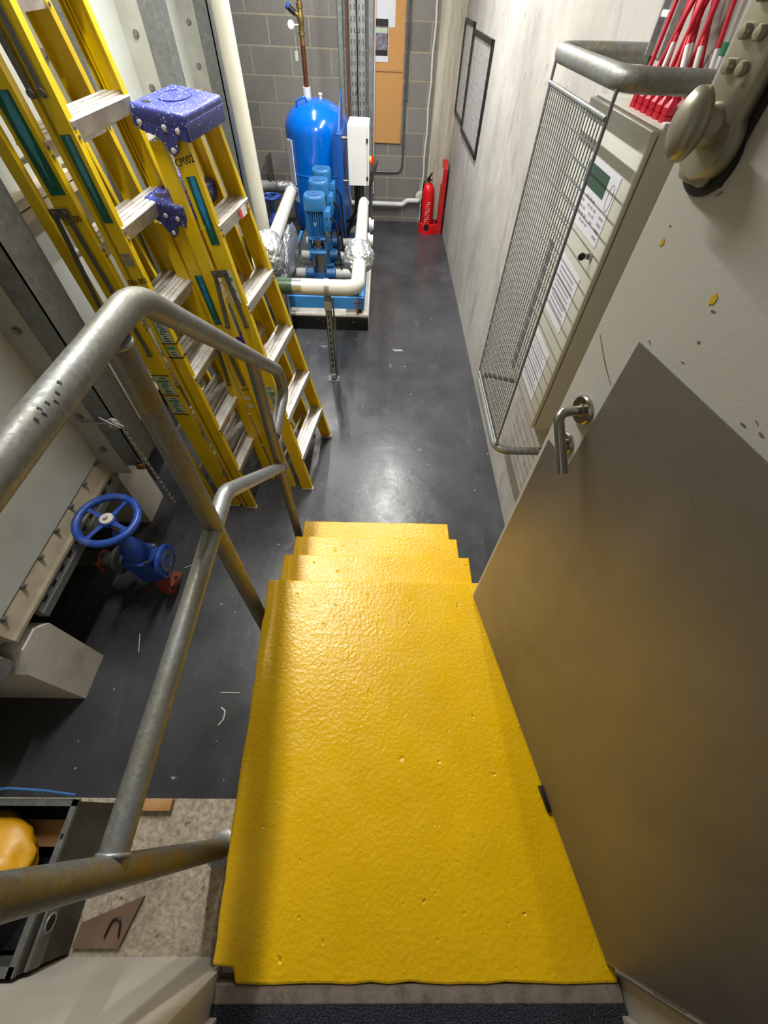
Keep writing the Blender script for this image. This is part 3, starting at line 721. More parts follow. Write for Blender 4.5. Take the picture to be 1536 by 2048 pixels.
rs_ = thing('riser_pipe', 'copper riser with brass valve and dial gauge above the blue vessel', 'pipe', (VX-.09, VY+.12, .7))
rx, ry = VX-.10, VY+.10
MB().cyl((rx, ry, .60), (rx, ry, .80), .044).build('grey_sleeve', M['white_plastic'], rs_, 60)
MB().cyl((rx, ry, .79), (rx, ry, 1.10), .024).build('pipe', M['copper'], rs_, 60)
MB().cyl((rx, ry, 1.10), (rx, ry, 1.17), .023).build('bright_pipe', M['copper_bright'], rs_, 60)
MB().lathe([(.026, 1.16), (.033, 1.165), (.033, 1.19), (.024, 1.195), (.027, 1.24), (.036, 1.27), (.027, 1.31), (.025, 1.34), (.034, 1.345), (.034, 1.375), (.025, 1.38), (.025, 1.45), (.02, 2.5)], (rx, ry, 0), n=24).build('valve_body', M['brass'], rs_, 30)
m = MB(); m.cyl((rx, ry, 1.29), (rx-.06, ry-.02, 1.315), .020); m.build('valve_branch', M['brass'], rs_)
m = MB(); m.cyl((rx-.05, ry-.016, 1.31), (rx-.115, ry-.036, 1.355), .024); plab(m.build('valve_grip', M['black'], rs_), 'black grip')
m = MB(); m.cyl((rx-.108, ry-.034, 1.35), (rx-.125, ry-.04, 1.362), .026); plab(m.build('grip_cap', M['valve_blue'], rs_), 'blue cap')
m = MB(); m.cyl((rx, ry, 1.235), (rx-.085, ry-.02, 1.235), .006); m.lathe([(.031, 0), (.033, .004), (.033, .016), (.029, .018)], (rx-.10, ry-.02, 1.235), (.15, -1, .1), 24); plab(m.build('gauge', M['white_plastic'], rs_), 'white dial gauge')
m = MB(); m.cyl((rx-.07, ry-.01, 1.21), (rx-.07, ry-.01, 1.06), .002, n=6); m.box((rx-.088, ry-.012, .99), (rx-.058, ry-.008, 1.06)); m.build('hanging_tag', M['lbl_pale'], rs_, 0)

# ---------------------------------------------------------------- control box on the blue stand
ps = thing('panel_stand', 'thin blue steel stand plate seen edge on beside the vessel', 'stand', (-.42, 5.75, -.4))
MB().box((-.462, 5.25, -.37), (-.405, 5.86, .63), .004).build('post_plate', M['panel_blue'], ps, 0)
m = MB(); m.prism([(-.45, 5.30, .60), (-.45, 5.86, .60), (-.45, 5.86, .86), (-.45, 5.62, .80)], (.012, 0, 0)); m.build('top_plate', M['panel_blue'], ps, 0)
MB().box((-.47, 5.25, -.38), (-.32, 5.86, -.368), .003).build('foot', M['panel_blue'], ps, 0)
bx = thing('control_box', 'tall white control box with yellow isolator on the blue stand', 'control box', (-.25, 5.4, .24))
MB().box((-.352, 5.20, .245), (-.165, 5.60, .70), .004).build('enclosure', M['white_plastic'], bx, 20)
MB().box((-.163, 5.205, .248), (-.145, 5.595, .698), .004).build('door', M['white_plastic'], bx, 20)
for z in (.29, .58): MB().box((-.172, 5.192, z), (-.155, 5.206, z+.03)).build('hinge', M['black'], bx, 0)
for z in (.27, .60):
    MB().cyl((-.41, 5.25, z), (-.352, 5.25, z), .012).build('mounting_bolt', M['steel_dull'], bx)
m = MB(); m.lathe([(.032, 0), (.032, .018), (.028, .022)], (-.145, 5.36, .42), X, 20); m.build('isolator_base', M['isolator_y'], bx)
m = MB(); m.box((-.124, 5.345, .385), (-.10, 5.375, .455), .004); plab(m.build('isolator_handle', M['red'], bx), 'red rotary handle')
for k, (x, y) in enumerate(((-.29, 5.32), (-.27, 5.36), (-.245, 5.33), (-.22, 5.38), (-.30, 5.42))):
    p = fillet([(x, y, .25), (x, y, .02-.02*k), (x-.12-.015*k, y+.02, -.22), (x-.14-.02*k, y+.03, -.36)], .08)
    tag(MB().tube(p, .011, 8).build('cable', M['cable_black'], None, 60), 'black cable hanging in a bundle under the white control box', 'cable', 'cables below the control box')
tag(MB().tube([(-.215, 5.28, .25), (-.212, 5.28, .05), (-.21, 5.3, -.2)], .015, 10).build('cable', M['cable_black'], None, 60), 'straight thick black cable dropping from the control box behind the white pipe', 'cable')
cpl = thing('conduit', 'dark grey conduit standing on the floor right of the control box', 'conduit', (-.13, 5.55, FZ))
MB().cyl((-.135, 5.62, FZ), (-.135, 5.62, .21), .020).build('tube', M['conduit'], cpl, 60)
MB().box((-.165, 5.59, .19), (-.105, 5.65, .30), .008).build('junction', M['conduit'], cpl, 30)
MB().lathe([(.03, 0), (.034, .03), (.034, .1), (.028, .12)], (-.115, 5.58, .28), (.3, -.2, 1), 16).build('fitting', M['steel_dull'], cpl)

# ---------------------------------------------------------------- pump set
pp = thing('equipment_plinth', 'low concrete plinth with black front face under the pump set', 'plinth', (-.55, 5.2, FZ))
MB().box((-1.05, 4.09, FZ), (-.12, 5.90, -.535), .01).build('slab', M['plinth'], pp, 30)
plab(MB().box((-1.05, 4.068, FZ+.005), (-.125, 4.092, -.555), .004).build('front_face', M['plinth_black'], pp, 30), 'black flaking front face')
sk = thing('pump_skid', 'blue steel base frame carrying the three pumps', 'base frame', (-.55, 5.0, -.5))
m = MB(); m.box((-1.02, 4.11, -.49), (-.165, 4.135, -.375), .004); m.box((-1.02, 4.16, -.49), (-.97, 5.88, -.38)); m.box((-.215, 4.16, -.49), (-.165, 5.88, -.38)); m.box((-1.02, 5.83, -.49), (-.165, 5.88, -.38)); m.build('frame', M['base_blue'], sk, 0)
MB().box((-.98, 4.30, -.39), (-.20, 5.86, -.38)).build('deck', M['crate'], sk, 0)
for k in (-.95, -.22): MB().box((k-.03, 4.13, -.54), (k+.03, 4.22, -.49), .005).build('mount_foot', M['black'], sk)
m = MB(); m.tube([(-.235, 4.09, -.40), (-.235, 4.085, -.45), (-.235, 4.09, -.52)], .011, 10); m.cyl((-.26, 4.10, -.41), (-.21, 4.10, -.41), .008); plab(m.build('locating_bolt', M['rust_copper'], sk), 'rusty red bolt at the front corner')
def pump(px, py, label):
    t = thing('pump', label, 'pump', (px, py, -.375), 'vertical pumps on the blue skid')
    b = -.375
    m = MB(); m.box((px-.11, py-.10, b), (px+.11, py+.10, b+.03), .006); m.lathe([(.080, .03), (.080, .09), (.074, .11)], (px, py, b), n=28)
    for s in (-1, 1):
        m.cyl((px+s*.06, py, b+.085), (px+s*.15, py, b+.085), .045); m.cyl((px+s*.135, py, b+.085), (px+s*.15, py, b+.085), .058, n=24)
    m.build('base_casting', M['pump_blue_d'], t, 30)
    MB().lathe([(.070, .10), (.070, .28)], (px, py, b), n=32).build('pump_sleeve', M['steel'], t, 40)
    rods = MB()
    for a in (.785, 2.356, 3.927, 5.498): rods.cyl((px+.084*math.cos(a), py+.084*math.sin(a), b+.10), (px+.084*math.cos(a), py+.084*math.sin(a), b+.31), .005, n=10)
    rods.build('tie_rods', M['pump_blue_d'], t)
    m = MB(); m.box((px-.085, py-.085, b+.275), (px+.085, py+.085, b+.315), .02, 3)
    for s in (-1, 1): m.box((px+s*.078-.012, py-.05, b+.31), (px+s*.078+.012, py+.05, b+.41), .004)
    m.box((px-.085, py-.08, b+.40), (px+.085, py+.08, b+.425), .012, 3)
    m.build('motor_stool', M['pump_blue'], t, 30)
    MB().lathe([(.05, .315), (.056, .33), (.056, .35), (.044, .357), (.044, .375), (.05, .382), (.05, .40)], (px, py, b), n=28).build('coupling', M['steel'], t, 30)
    m = MB(); z0, z1 = b+.425, b+.650; r = .074
    m.lathe([(.088, 0), (.088, .012), (r-.008, .014), (r-.008, z1-z0)], (px, py, z0), n=40)
    for k in range(28):
        a = 2*math.pi*(k+.5)/28; c, s = math.cos(a), math.sin(a); u = Vector((c, s, 0)); v = Vector((-s, c, 0)); p = Vector((px, py, z0+.012))
        m.prism([p+u*(r-.012)-v*.0028, p+u*(r+.018)-v*.0022, p+u*(r+.018)+v*.0022, p+u*(r-.012)+v*.0028], Z*(z1-z0-.014))
    m.build('motor', M['pump_blue'], t, 30)
    for s in (-1, 1): MB().box((px+s*.082-.012, py-.03, z0+.02), (px+s*.082+.012, py+.03, z1), .003).build('motor_rib', M['pump_blue'], t, 0)
    m = MB(); zc = z1-.012
    def sq(rr, z): 
        out = []
        for k in range(48):
            a = 2*math.pi*k/48; c, s = math.cos(a), math.sin(a); e = (abs(c)**3.2+abs(s)**3.2)**(-1/3.2); out.append(Vector((px+rr*e*c, py+rr*e*s, z)))
        return out
    m.rings([sq(.096, zc), sq(.098, zc+.01), sq(.098, zc+.085), sq(.094, zc+.100), sq(.086, zc+.108), sq(.02, zc+.110)])
    m.build('fan_cover', M['pump_blue'], t, 40)
    m = MB(); m.lathe([(.066, .0), (.066, .0025), (.062, .003)], (px, py, zc+.1095), n=36); m.lathe([(.014, 0), (.012, .005)], (px, py, zc+.112), n=12); m.build('fan_grille', M['pump_blue_d'], t)
    m = MB(); m.box((px+.075, py-.085, z0+.055), (px+.135, py+.06, z0+.215), .008); tb = m.build('terminal_box', M['pump_blue'], t, 30)
    for zz in (z0+.10, z0+.165): MB().lathe([(.012, 0), (.012, .005), (.008, .007)], (px+.108, py-.085, zz), (0, -1, 0), 12).build('box_screw', M['pump_blue_d'], tb)
    MB().box((px+.085, py-.082, z0+.015), (px+.115, py-.06, z0+.055), .003).build('rating_plate', M['steel'], t, 0)
    m = MB(); m.tube([(px-.012, py-.095, z0+.13), (px, py-.097, z0+.10), (px+.012, py-.095, z0+.13)], .003, 6); m.build('eye_mark', M['lbl_white'], t)
    return t
PUMPS = [(-.615, 4.43), (-.622, 4.86), (-.630, 5.24)]
for (px, py), lab in zip(PUMPS, ('nearest of the three blue vertical pumps', 'middle one of the three blue vertical pumps', 'farthest of the three blue pumps, just in front of the vessel')):
    pump(px, py, lab)
for k, (px, py) in enumerate(PUMPS):
    c0 = Vector((px+.135, py-.02, .20)); p = fillet([c0, c0+Vector((.05, .02, -.05)), c0+Vector((.07, .0, -.35)), c0+Vector((.10, .05, -.62))], .08)
    tag(MB().tube(p, .010, 8).build('cable', M['cable_black'], None, 60), ('black cable drooping from the nearest pump', 'black cable drooping from the middle pump', 'black cable drooping from the farthest pump')[k], 'cable', 'motor cables of the pumps')
HZ = .114
bz = -.29
rm = thing('pipe_manifold', 'white lagged pipe with elbow and foil-wrapped valve right of the pumps', 'pipe', (-.2, 4.0, FZ))
p = fillet([(-.80, 3.218, HZ), (-.178, 3.218, HZ), (-.20, 5.02, HZ)], .10, 10)
MB().tube([(-.62, 3.218, HZ)]+p[1:], .055, 24).build('lagged_pipe', M['pipe_wrap'], rm, 60)
m = MB(); m.lathe([(.052, 0), (.052, .16), (.045, .20), (.025, .225), (.003, .23)], (-.20, 4.98, HZ), (0, 1, 0), 24); m.build('end_cap', M['white_plastic'], rm, 40)
plab(MB().cyl((-.80, 3.218, HZ), (-.665, 3.218, HZ), .056, n=24).build('green_band', M['green_tape_pipe'], rm, 60), 'dark green band'); plab(MB().cyl((-.67, 3.218, HZ), (-.60, 3.218, HZ), .0565, n=24).build('silver_tape', M['silver_tape'], rm, 60), 'silver tape')
MB().cyl((-1.4, 3.218, HZ), (-.80, 3.218, HZ), .055, n=24).build('lagged_pipe', M['pipe_wrap'], rm, 60)
def foil(c, r, axis, seed, name, parent, squash=(1, 1, 1)):
    rnd = random.Random(seed); bm = bmesh.new(); bmesh.ops.create_icosphere(bm, subdivisions=5, radius=1)
    u, v, a = rot_to(axis)
    from mathutils import noise
    for q in bm.verts:
        d = q.co.normalized(); k = .98+.09*noise.noise(d*2.3+Vector((seed, 0, 0)))+.10*abs(noise.noise(d*4.5+Vector((0, seed, 0))))-.07*abs(noise.noise(d*10+Vector((0, 0, seed))))+.03*noise.noise(d*22)
        q.co = Vector((d.x*r*k*squash[0], d.y*r*k*squash[1], d.z*r*k*squash[2]))+Vector(c)
    m = MB(); m._add(bm); return m.build(name, M['foil'], parent, 50)
foil((-.195, 3.80, HZ-.005), .128, Y, 3.1, 'foil_wrap', rm, (1, 1.5, 1))
for y in (4.43, 4.86, 5.24, 5.62):
    MB().tube(fillet([(-.46, y, bz), (-.26, y, bz), (-.225, y+.01, -.1)], .06), .043, 18).build('branch_pipe', M['pipe_grey'], rm, 60)
for y in (4.40, 4.80): MB().lathe([(.06, 0), (.06, .02), (.045, .022), (.045, .05)], (-.135, y, .03), (1, 0, 0), 16).build('blank_flange', M['white_plastic'], rm)
ps2 = thing('pipe_support', 'slotted galvanised channel post holding up the front white pipe', 'support', (-.41, 3.2, FZ))
m = MB(); x0 = -.412
m.box((x0-.024, 3.200, FZ), (x0+.024, 3.205, .055)); m.box((x0-.024, 3.200, FZ), (x0-.020, 3.238, .055)); m.box((x0+.020, 3.200, FZ), (x0+.024, 3.238, .055)); m.mark(0)
for k in range(10): m.box((x0-.006, 3.1985, -.56+k*.055), (x0+.006, 3.2005, -.53+k*.055))
m.mark(1); m.build('channel', [M['galv_dark'], M['black']], ps2, 0)
MB().box((x0-.05, 3.17, FZ), (x0+.05, 3.26, FZ+.006)).build('base_plate', M['galv_dark'], ps2, 0)
MB().box((x0-.022, 3.185, FZ+.02), (x0+.022, 3.2, FZ+.06), .002).build('foot_bracket', M['galv_light'], ps2, 0)
MB().box((x0-.028, 3.185, -.05), (x0+.028, 3.2, .015), .002).build('clamp_bracket', M['galv_light'], ps2, 0)
m = MB(); m.tube([(x0, 3.218+.059*math.sin(a), HZ-.059*math.cos(a)) for a in [i*2*math.pi/28 for i in range(28)]], .004, 8, closed=True)
m = MB()
rs = [[Vector((x0+dx, 3.218+rr*math.sin(i*2*math.pi/32), HZ-rr*math.cos(i*2*math.pi/32))) for dx, rr in ((-.018, .0555), (.018, .0555), (.018, .060), (-.018, .060))] for i in range(32)]
m.rings(rs, closed=True); m.build('pipe_clip', M['galv_light'], ps2, 30)
m = MB(); m.tube([(x0+.035, 3.23, FZ+.02), (x0+.033, 3.23, -.45), (x0+.045, 3.23, -.40), (x0+.035, 3.235, .03)], .007, 8); m.build('brace_rod', M['galv_dark'], ps2)

lm = thing('pipe_manifold', 'grey lagged pipe with foil-wrapped valve left of the pumps', 'pipe', (-.97, 4.6, FZ))
MB().cyl((-.965, 4.05, HZ), (-1.0, 5.40, HZ), .058, n=24).build('lagged_pipe', M['pipe_wrap'], lm, 60)
foil((-1.0, 5.44, HZ), .072, Y, 9.2, 'foil_end', lm, (1, 1.2, 1))
foil((-.985, 3.88, HZ-.02), .150, Y, 5.7, 'foil_wrap', lm, (1, 1.3, 1.05))
foil((-.915, 4.50, -.12), .115, Y, 7.7, 'foil_sheet', lm, (.55, 3.4, 1.7))
MB().tube(fillet([(-1.02, 3.72, HZ), (-1.02, 3.60, HZ), (-1.19, 3.57, HZ-.03)], .08), .055, 20).build('lagged_pipe', M['pipe_wrap'], lm, 60)
for y in (4.43, 4.86, 5.24, 5.62): MB().cyl((-.86, y, bz), (-.76, y, bz), .043, n=18).build('branch_pipe', M['pipe_grey'], lm, 60)
MB().cyl((-.785, 5.25, bz-.03), (-.765, 5.25, bz-.03), .03).build('rusty_plug', M['rust'], lm)
ls = thing('pipe_support', 'upright grey channel post under the foil-wrapped valve left of the pumps', 'support', (-.93, 3.82, FZ))
m = MB(); m.box((-1.0, 3.78, FZ), (-.86, 3.79, -.08)); m.box((-1.0, 3.78, FZ), (-.99, 3.86, -.08)); m.box((-.87, 3.78, FZ), (-.86, 3.86, -.08)); m.build('channel', M['galv_dark'], ls, 0)
MB().box((-1.02, 3.76, -.13), (-.84, 3.88, -.075), .004).build('head_plate', M['galv'], ls, 0)
def handwheel_valve(c, r, label, sub=True):
    t = thing('gate_valve', label, 'valve', (c[0], c[1], FZ if not sub else c[2]-.4))
    m = MB(); m.torus(c, Z, r, r*.13, 44, 12); m.build('handwheel_rim', M['valve_blue'], t, 60)
    return t
gv = thing('gate_valve', 'dark blue valve with handwheel at the back beside the pale drop pipe', 'valve', (-1.36, 6.02, -.5))
c = Vector((-1.375, 6.03, -.10)); m = MB(); m.torus(c, Z, .115, .014, 40, 10)
for k in range(4):
    a = k*math.pi/2+.5; m.tube([c-Z*.01, c+Vector((.06*math.cos(a), .06*math.sin(a), -.012)), c+Vector((.115*math.cos(a), .115*math.sin(a), 0))], .012, 8)
m.cyl(c-Z*.025, c+Z*.012, .024); m.build('handwheel', M['valve_blue'], gv, 50)
m = MB(); m.cyl(c-Z*.20, c-Z*.02, .014); m.lathe([(.10, -.42), (.10, -.39), (.07, -.38), (.075, -.30), (.095, -.29), (.095, -.25), (.05, -.22), (.03, -.17)], c, n=26); m.build('bonnet', M['valve_blue'], gv, 30)
for k in range(6):
    a = k*math.pi/3; MB().cyl(c+Vector((.082*math.cos(a), .082*math.sin(a), -.255)), c+Vector((.082*math.cos(a), .082*math.sin(a), -.228)), .010, n=8).build('bolt', M['steel_dull'], gv)
MB().cyl((c.x, c.y, FZ), (c.x, c.y, c.z-.40), .06).build('stem_pipe', M['pipe_grey'], gv, 60)
dpz = thing('drop_pipe', 'tall cream pipe rising beside the far end of the tank', 'pipe', (-1.15, 4.6, FZ))
MB().cyl((-1.155, 4.60, FZ), (-1.13, 4.33, 2.62), .062, n=28).build('pipe', M['white_pipe'], dpz, 60)

# ---------------------------------------------------------------- sectional water tank
tk = thing('water_tank', 'large sectional water tank of pale panels bolted to steel columns on the left', 'tank', (-2.5, 2.0, -.16))
TX = -1.48; joints = [.06, .5, 1.5, 2.5, 3.5, 4.5]; tz = [-.01, .96, 1.98, 2.5]
MB().box((-3.7, .49, -.12), (TX-.03, 4.55, 2.5)).build('tank_body', M['grp_tank'], tk, 0)
for j in range(1, 5):
    y0, y1 = joints[j]+.03, joints[j+1]-.03
    for i in range(2):
        z0, z1 = tz[i]+.02, tz[i+1]-.03
        m = MB(); e = .07
        rs = []
        for (dx, k) in ((-.06, -.03), (.012, -.02), (.004, .03), (.0, .06), (.0, .13), (.0, .40)):
            rs.append([Vector((TX+dx, y0+k, z0+k)), Vector((TX+dx, y1-k, z0+k)), Vector((TX+dx, y1-k, z1-k)), Vector((TX+dx, y0+k, z1-k))])
        m.rings(rs); m.build('panel', M['grp_tank'], tk, 50)
    # bottom flange: sloped cove and ledge with bolts
    m = MB(); a, b = joints[j]+.055, joints[j+1]-.0
    m.prism([(TX-.03, a, .01), (TX+.002, a, .0), (TX+.026, a, -.09), (TX+.034, a, -.105), (TX+.034, a, -.120), (TX-.03, a, -.120)], (0, b-a, 0)); m.build('bottom_flange', M['tank_flange'], tk, 0)
    for k in range(7):
        y = a+.06+(b-a-.1)*k/6
        q = Vector((TX+.008, y, -.022)); n = Vector((.93, 0, .36)); m = MB(); m.cyl(q, q+n*.004, .014, n=14); m.cyl(q+n*.004, q+n*.014, .0105, n=6); m.cyl(q+n*.014, q+n*.026, .006, n=10); m.build('bolt', M['bolt'], tk)
    # horizontal flange between the two tiers
    m = MB(); m.box((TX-.03, joints[j]+.05, .925), (TX+.085, joints[j+1]-.05, .958)); m.box((TX-.03, joints[j]+.05, .965), (TX+.085, joints[j+1]-.05, .995)); m.build('tier_flange', M['tank_flange'], tk, 0)
    for k in range(5):
        y = joints[j]+.18+k*.16; MB().cyl((TX+.05, y, .995), (TX+.05, y, 1.008), .012, n=6).build('bolt', M['steel_dull'], tk)
for j in (2, 3, 4, 5):
    y = joints[j]
    m = MB(); m.box((TX-.03, y-.012, -.12), (-1.345, y-.002, 2.5)); m.box((TX-.03, y+.002, -.12), (-1.40, y+.012, 2.5)); m.build('side_flange', M['side_flange'], tk, 0)
    m = MB(); z0 = -.06 if j > 1 else -.1
    m.box((-1.345, y-.010, z0), (-1.245, y, 2.5)); m.box((-1.255, y-.010, z0), (-1.245, y+.15, 2.5)); m.box((-1.345, y+.14, z0), (-1.245, y+.15, 2.5))
    m.build('steel_column', M['galv_dark'], tk, 0)
    for k in range(11):
        z = .06+k*.21; q = Vector((-1.40, y-.012, z)); m = MB(); m.cyl(q, q-Y*.004, .017, n=14); m.cyl(q-Y*.004, q-Y*.013, .0125, n=6); m.build('bolt', M['steel_dull'], tk)
# slotted strut below the flange
ch = thing('slotted_strut', 'slotted steel channel running under the lower edge of the tank', 'strut', (-1.47, 1.0, -.2))
m = MB(); m.box((-1.49, .70, -.165), (-1.452, 1.50, -.122)); m.box((-1.49, .70, -.205), (-1.446, 1.50, -.166)); m.mark(0)
for k in range(10): m.box((-1.4525, .74+k*.076, -.152), (-1.4515, .775+k*.076, -.136))
m.mark(1); m.build('channel', [M['galv'], M['black']], ch, 0)
tag(MB().box((-2.3, .42, -.20), (-1.485, .50, -.13)).build('angle_bracket', M['galv_light'], None, 0), 'shiny cut end of steel section on top of the near plinth', 'bracket')
for (y0, y1, x1, zt, lab) in ((.465, .68, -1.45, -.17, 'near concrete plinth with chamfered end under the tank, beside the dark floor'), (1.56, 1.79, -1.50, -.16, 'second concrete plinth under the tank, behind the blue handwheel')):
    m = MB(); m.prism([(x1, y0, FZ), (x1, y1, FZ), (x1, y1, zt-.06), (x1, y1-.05, zt), (x1, y0+.075, zt+.0), (x1, y0, zt-.085)], (-2.1, 0, 0))
    tag(m.build('concrete_plinth', M['plinth'], None, 0), lab, 'plinth')
# chain, padlock and hook on the first column
chn = thing('chain', 'thin twisted chain hanging from the steel column above the handwheel', 'chain', (-1.235, 1.49, .25))
m = MB()
for k in range(34):
    z = .24-k*.018; c0 = Vector((-1.225+.0008*k, 1.482, z)); ax = X if k % 2 else Y
    m.torus(c0, ax+Vector((0, 0, .3)), .0085, .0028, 10, 5)
m.build('links', M['steel'], chn, 60)
hk = thing('hook_plate', 'small rod with octagonal plate tied to the steel column', 'hook', (-1.3, 1.48, .25))
MB().cyl((-1.40, 1.47, .25), (-1.265, 1.47, .25), .005, n=10).build('rod', M['steel'], hk)
MB().cyl((-1.250, 1.48, .245), (-1.250, 1.464, .245), .03, n=8).build('plate', M['galv_light'], hk, 20)
MB().cyl((-1.250, 1.466, .245), (-1.250, 1.445, .245), .008, n=8).build('bolt', M['steel'], hk)
m = MB(); m.tube([(-1.29, 1.462, .29), (-1.25, 1.456, .262), (-1.22, 1.46, .23), (-1.235, 1.456, .27), (-1.20, 1.462, .24)], .0022, 6); m.build('tie_wire', M['white_plastic'], hk)
pk = thing('padlock', 'small brass padlock hanging above the second plinth', 'padlock', (-1.265, 1.49, -.06))
MB().box((-1.285, 1.475, -.075), (-1.245, 1.495, -.04), .003).build('body', M['brassy_lock'], pk, 30)
MB().tube([(-1.278, 1.485, -.042), (-1.278, 1.485, -.02), (-1.265, 1.485, -.008), (-1.252, 1.485, -.02), (-1.252, 1.485, -.042)], .003, 8).build('shackle', M['steel_dull'], pk)

# ---------------------------------------------------------------- blue handwheel valve in the foreground
hv = thing('drain_valve', 'blue cast iron valve with big spoked handwheel on the floor below the tank', 'valve', (-1.27, 1.11, FZ))
wc = Vector((-1.283, 1.122, -.046)); ax = Vector((.06, -.06, 1)).normalized()
u, v, a = rot_to(ax); WR = .134
m = MB(); m.torus(wc, ax, WR, .0185, 56, 14); m.build('handwheel_rim', M['valve_blue'], hv, 60)
for k in range(4):
    an = k*math.pi/2+.35; d = u*math.cos(an)+v*math.sin(an)
    e = a.cross(d)
    rs = []
    for f, wd, th in ((.02, .028, .010), (.05, .022, .008), (.09, .016, .008), (.128, .024, .008)):
        p = wc+d*f-a*.006*(1-f/.14); rs.append([p+e*wd*.5+a*th*.5, p-e*wd*.5+a*th*.5, p-e*wd*.5-a*th*.5, p+e*wd*.5-a*th*.5])
    MB().rings(rs).build('spoke', M['valve_blue'], hv, 40)
m = MB(); m.lathe([(.036, -.020), (.036, .004)], wc, ax, 28); m.build('hub', M['valve_blue'], hv, 30)
m = MB(); m.lathe([(.030, 0), (.030, .009), (.026, .011)], wc+a*.004, ax, 26); m.lathe([(.010, 0), (.010, .02)], wc+a*.01, ax, 6); plab(m.build('hub_washer', M['plinth'], hv, 30), 'pale washer and nut')
bc_ = Vector((-1.275, 1.115, -.40))
m = MB(); m.cyl(bc_+Z*.10, wc-a*.01, .013); m.build('stem', M['steel_dull'], hv)
def rsq(c, hx, hy, z, e=4, n=32, ang=0):
    o = []
    for k in range(n):
        t_ = 2*math.pi*k/n; cc, ss = math.cos(t_), math.sin(t_); q = (abs(cc)**e+abs(ss)**e)**(-1/e); p = Vector((hx*q*cc, hy*q*ss, 0)); o.append(Vector((c.x+p.x, c.y+p.y, z)))
    return o
m = MB(); z = bc_.z
m.rings([rsq(bc_, .088, .072, z+.00), rsq(bc_, .088, .072, z+.022)])
m.rings([rsq(bc_, .088, .072, z+.026), rsq(bc_, .088, .072, z+.046)])
m.rings([rsq(bc_, .066, .056, z+.046, 3), rsq(bc_, .058, .050, z+.12, 2.5), rsq(bc_, .036, .034, z+.17, 2), rsq(bc_, .026, .026, z+.23, 2), rsq(bc_, .030, .030, z+.235, 2), rsq(bc_, .030, .030, z+.26, 2)])
m.build('bonnet', M['valve_blue'], hv, 40)
m = MB(); m.lathe([(.05, -.075), (.062, -.04), (.068, 0), (.062, .04), (.05, .075)], bc_-Z*.05, X, 28); m.rings([rsq(bc_, .07, .060, z-.16, 3), rsq(bc_, .078, .065, z+.0, 3)]); m.build('body', M['valve_blue'], hv, 40)
fc = bc_+Vector((.115, -.005, -.01)); m = MB(); m.cyl(fc-X*.06, fc+X*.0, .046); m.lathe([(.093, 0), (.093, .018), (.089, .020), (.062, .020), (.062, .023)], fc, X, 40); m.build('outlet_flange', M['valve_blue'], hv, 30)
m = MB(); m.lathe([(.060, 0), (.060, .004), (.036, .004), (.034, -.02)], fc+X*.020, X, 36, caps=False); plab(m.build('flange_face', M['steel_dull'], hv, 30), 'bare steel sealing face')
m = MB(); m.lathe([(.033, 0), (.033, .002)], fc+X*.0185, X, 28); plab(m.build('bore', M['black'], hv, 0), 'dark open bore')
for k in range(4):
    an = k*math.pi/2+.7854; MB().cyl(fc+X*.019+Y*.077*math.cos(an)+Z*.077*math.sin(an), fc+X*.0212+Y*.077*math.cos(an)+Z*.077*math.sin(an), .008, n=14).build('bolt_hole', M['black'], hv)
for sx in (-1, 1):
    for sy2 in (-1, 1): MB().cyl(bc_+Vector((sx*.068, sy2*.052, .046)), bc_+Vector((sx*.068, sy2*.052, .058)), .010, n=6).build('bonnet_bolt', M['steel_dull'], hv)
m = MB(); m.lathe([(.080, 0), (.080, .018)], bc_+Vector((-.125, 0, -.01)), X, 32); m.build('inlet_flange', M['crate'], hv, 30)
m = MB(); m.cyl(bc_+Vector((-.45, 0, -.01)), bc_+Vector((-.12, 0, -.01)), .040); plab(m.build('inlet_pipe', M['crate'], hv, 60), 'dull pipe under the tank')
m = MB(); m.torus(bc_+Vector((-.21, 0, -.01)), X, .044, .007, 26, 8); m.box(bc_+Vector((-.215, -.06, -.06)), bc_+Vector((-.205, -.045, .03))); plab(m.build('pipe_clip', M['rust'], hv), 'rusty clip')
m = MB(); b0 = Vector((-1.245, 1.10, FZ))
m.prism([b0+Vector((.0, -.055, 0)), b0+Vector((.0, .095, 0)), b0+Vector((-.02, .085, .20)), b0+Vector((-.02, -.045, .20))], (.006, 0, 0))
m.prism([b0+Vector((.0, -.055, 0)), b0+Vector((.055, -.06, 0)), b0+Vector((.065, .09, 0)), b0+Vector((0, .095, 0))], (0, 0, .007))
plab(m.build('support_bracket', M['rust'], hv, 0), 'red oxide angle bracket bolted to the floor')
for yy in (-.02, .05): MB().cyl(b0+Vector((.036, yy, .006)), b0+Vector((.036, yy, .015)), .010, n=6).build('bracket_bolt', M['rubber'], hv)

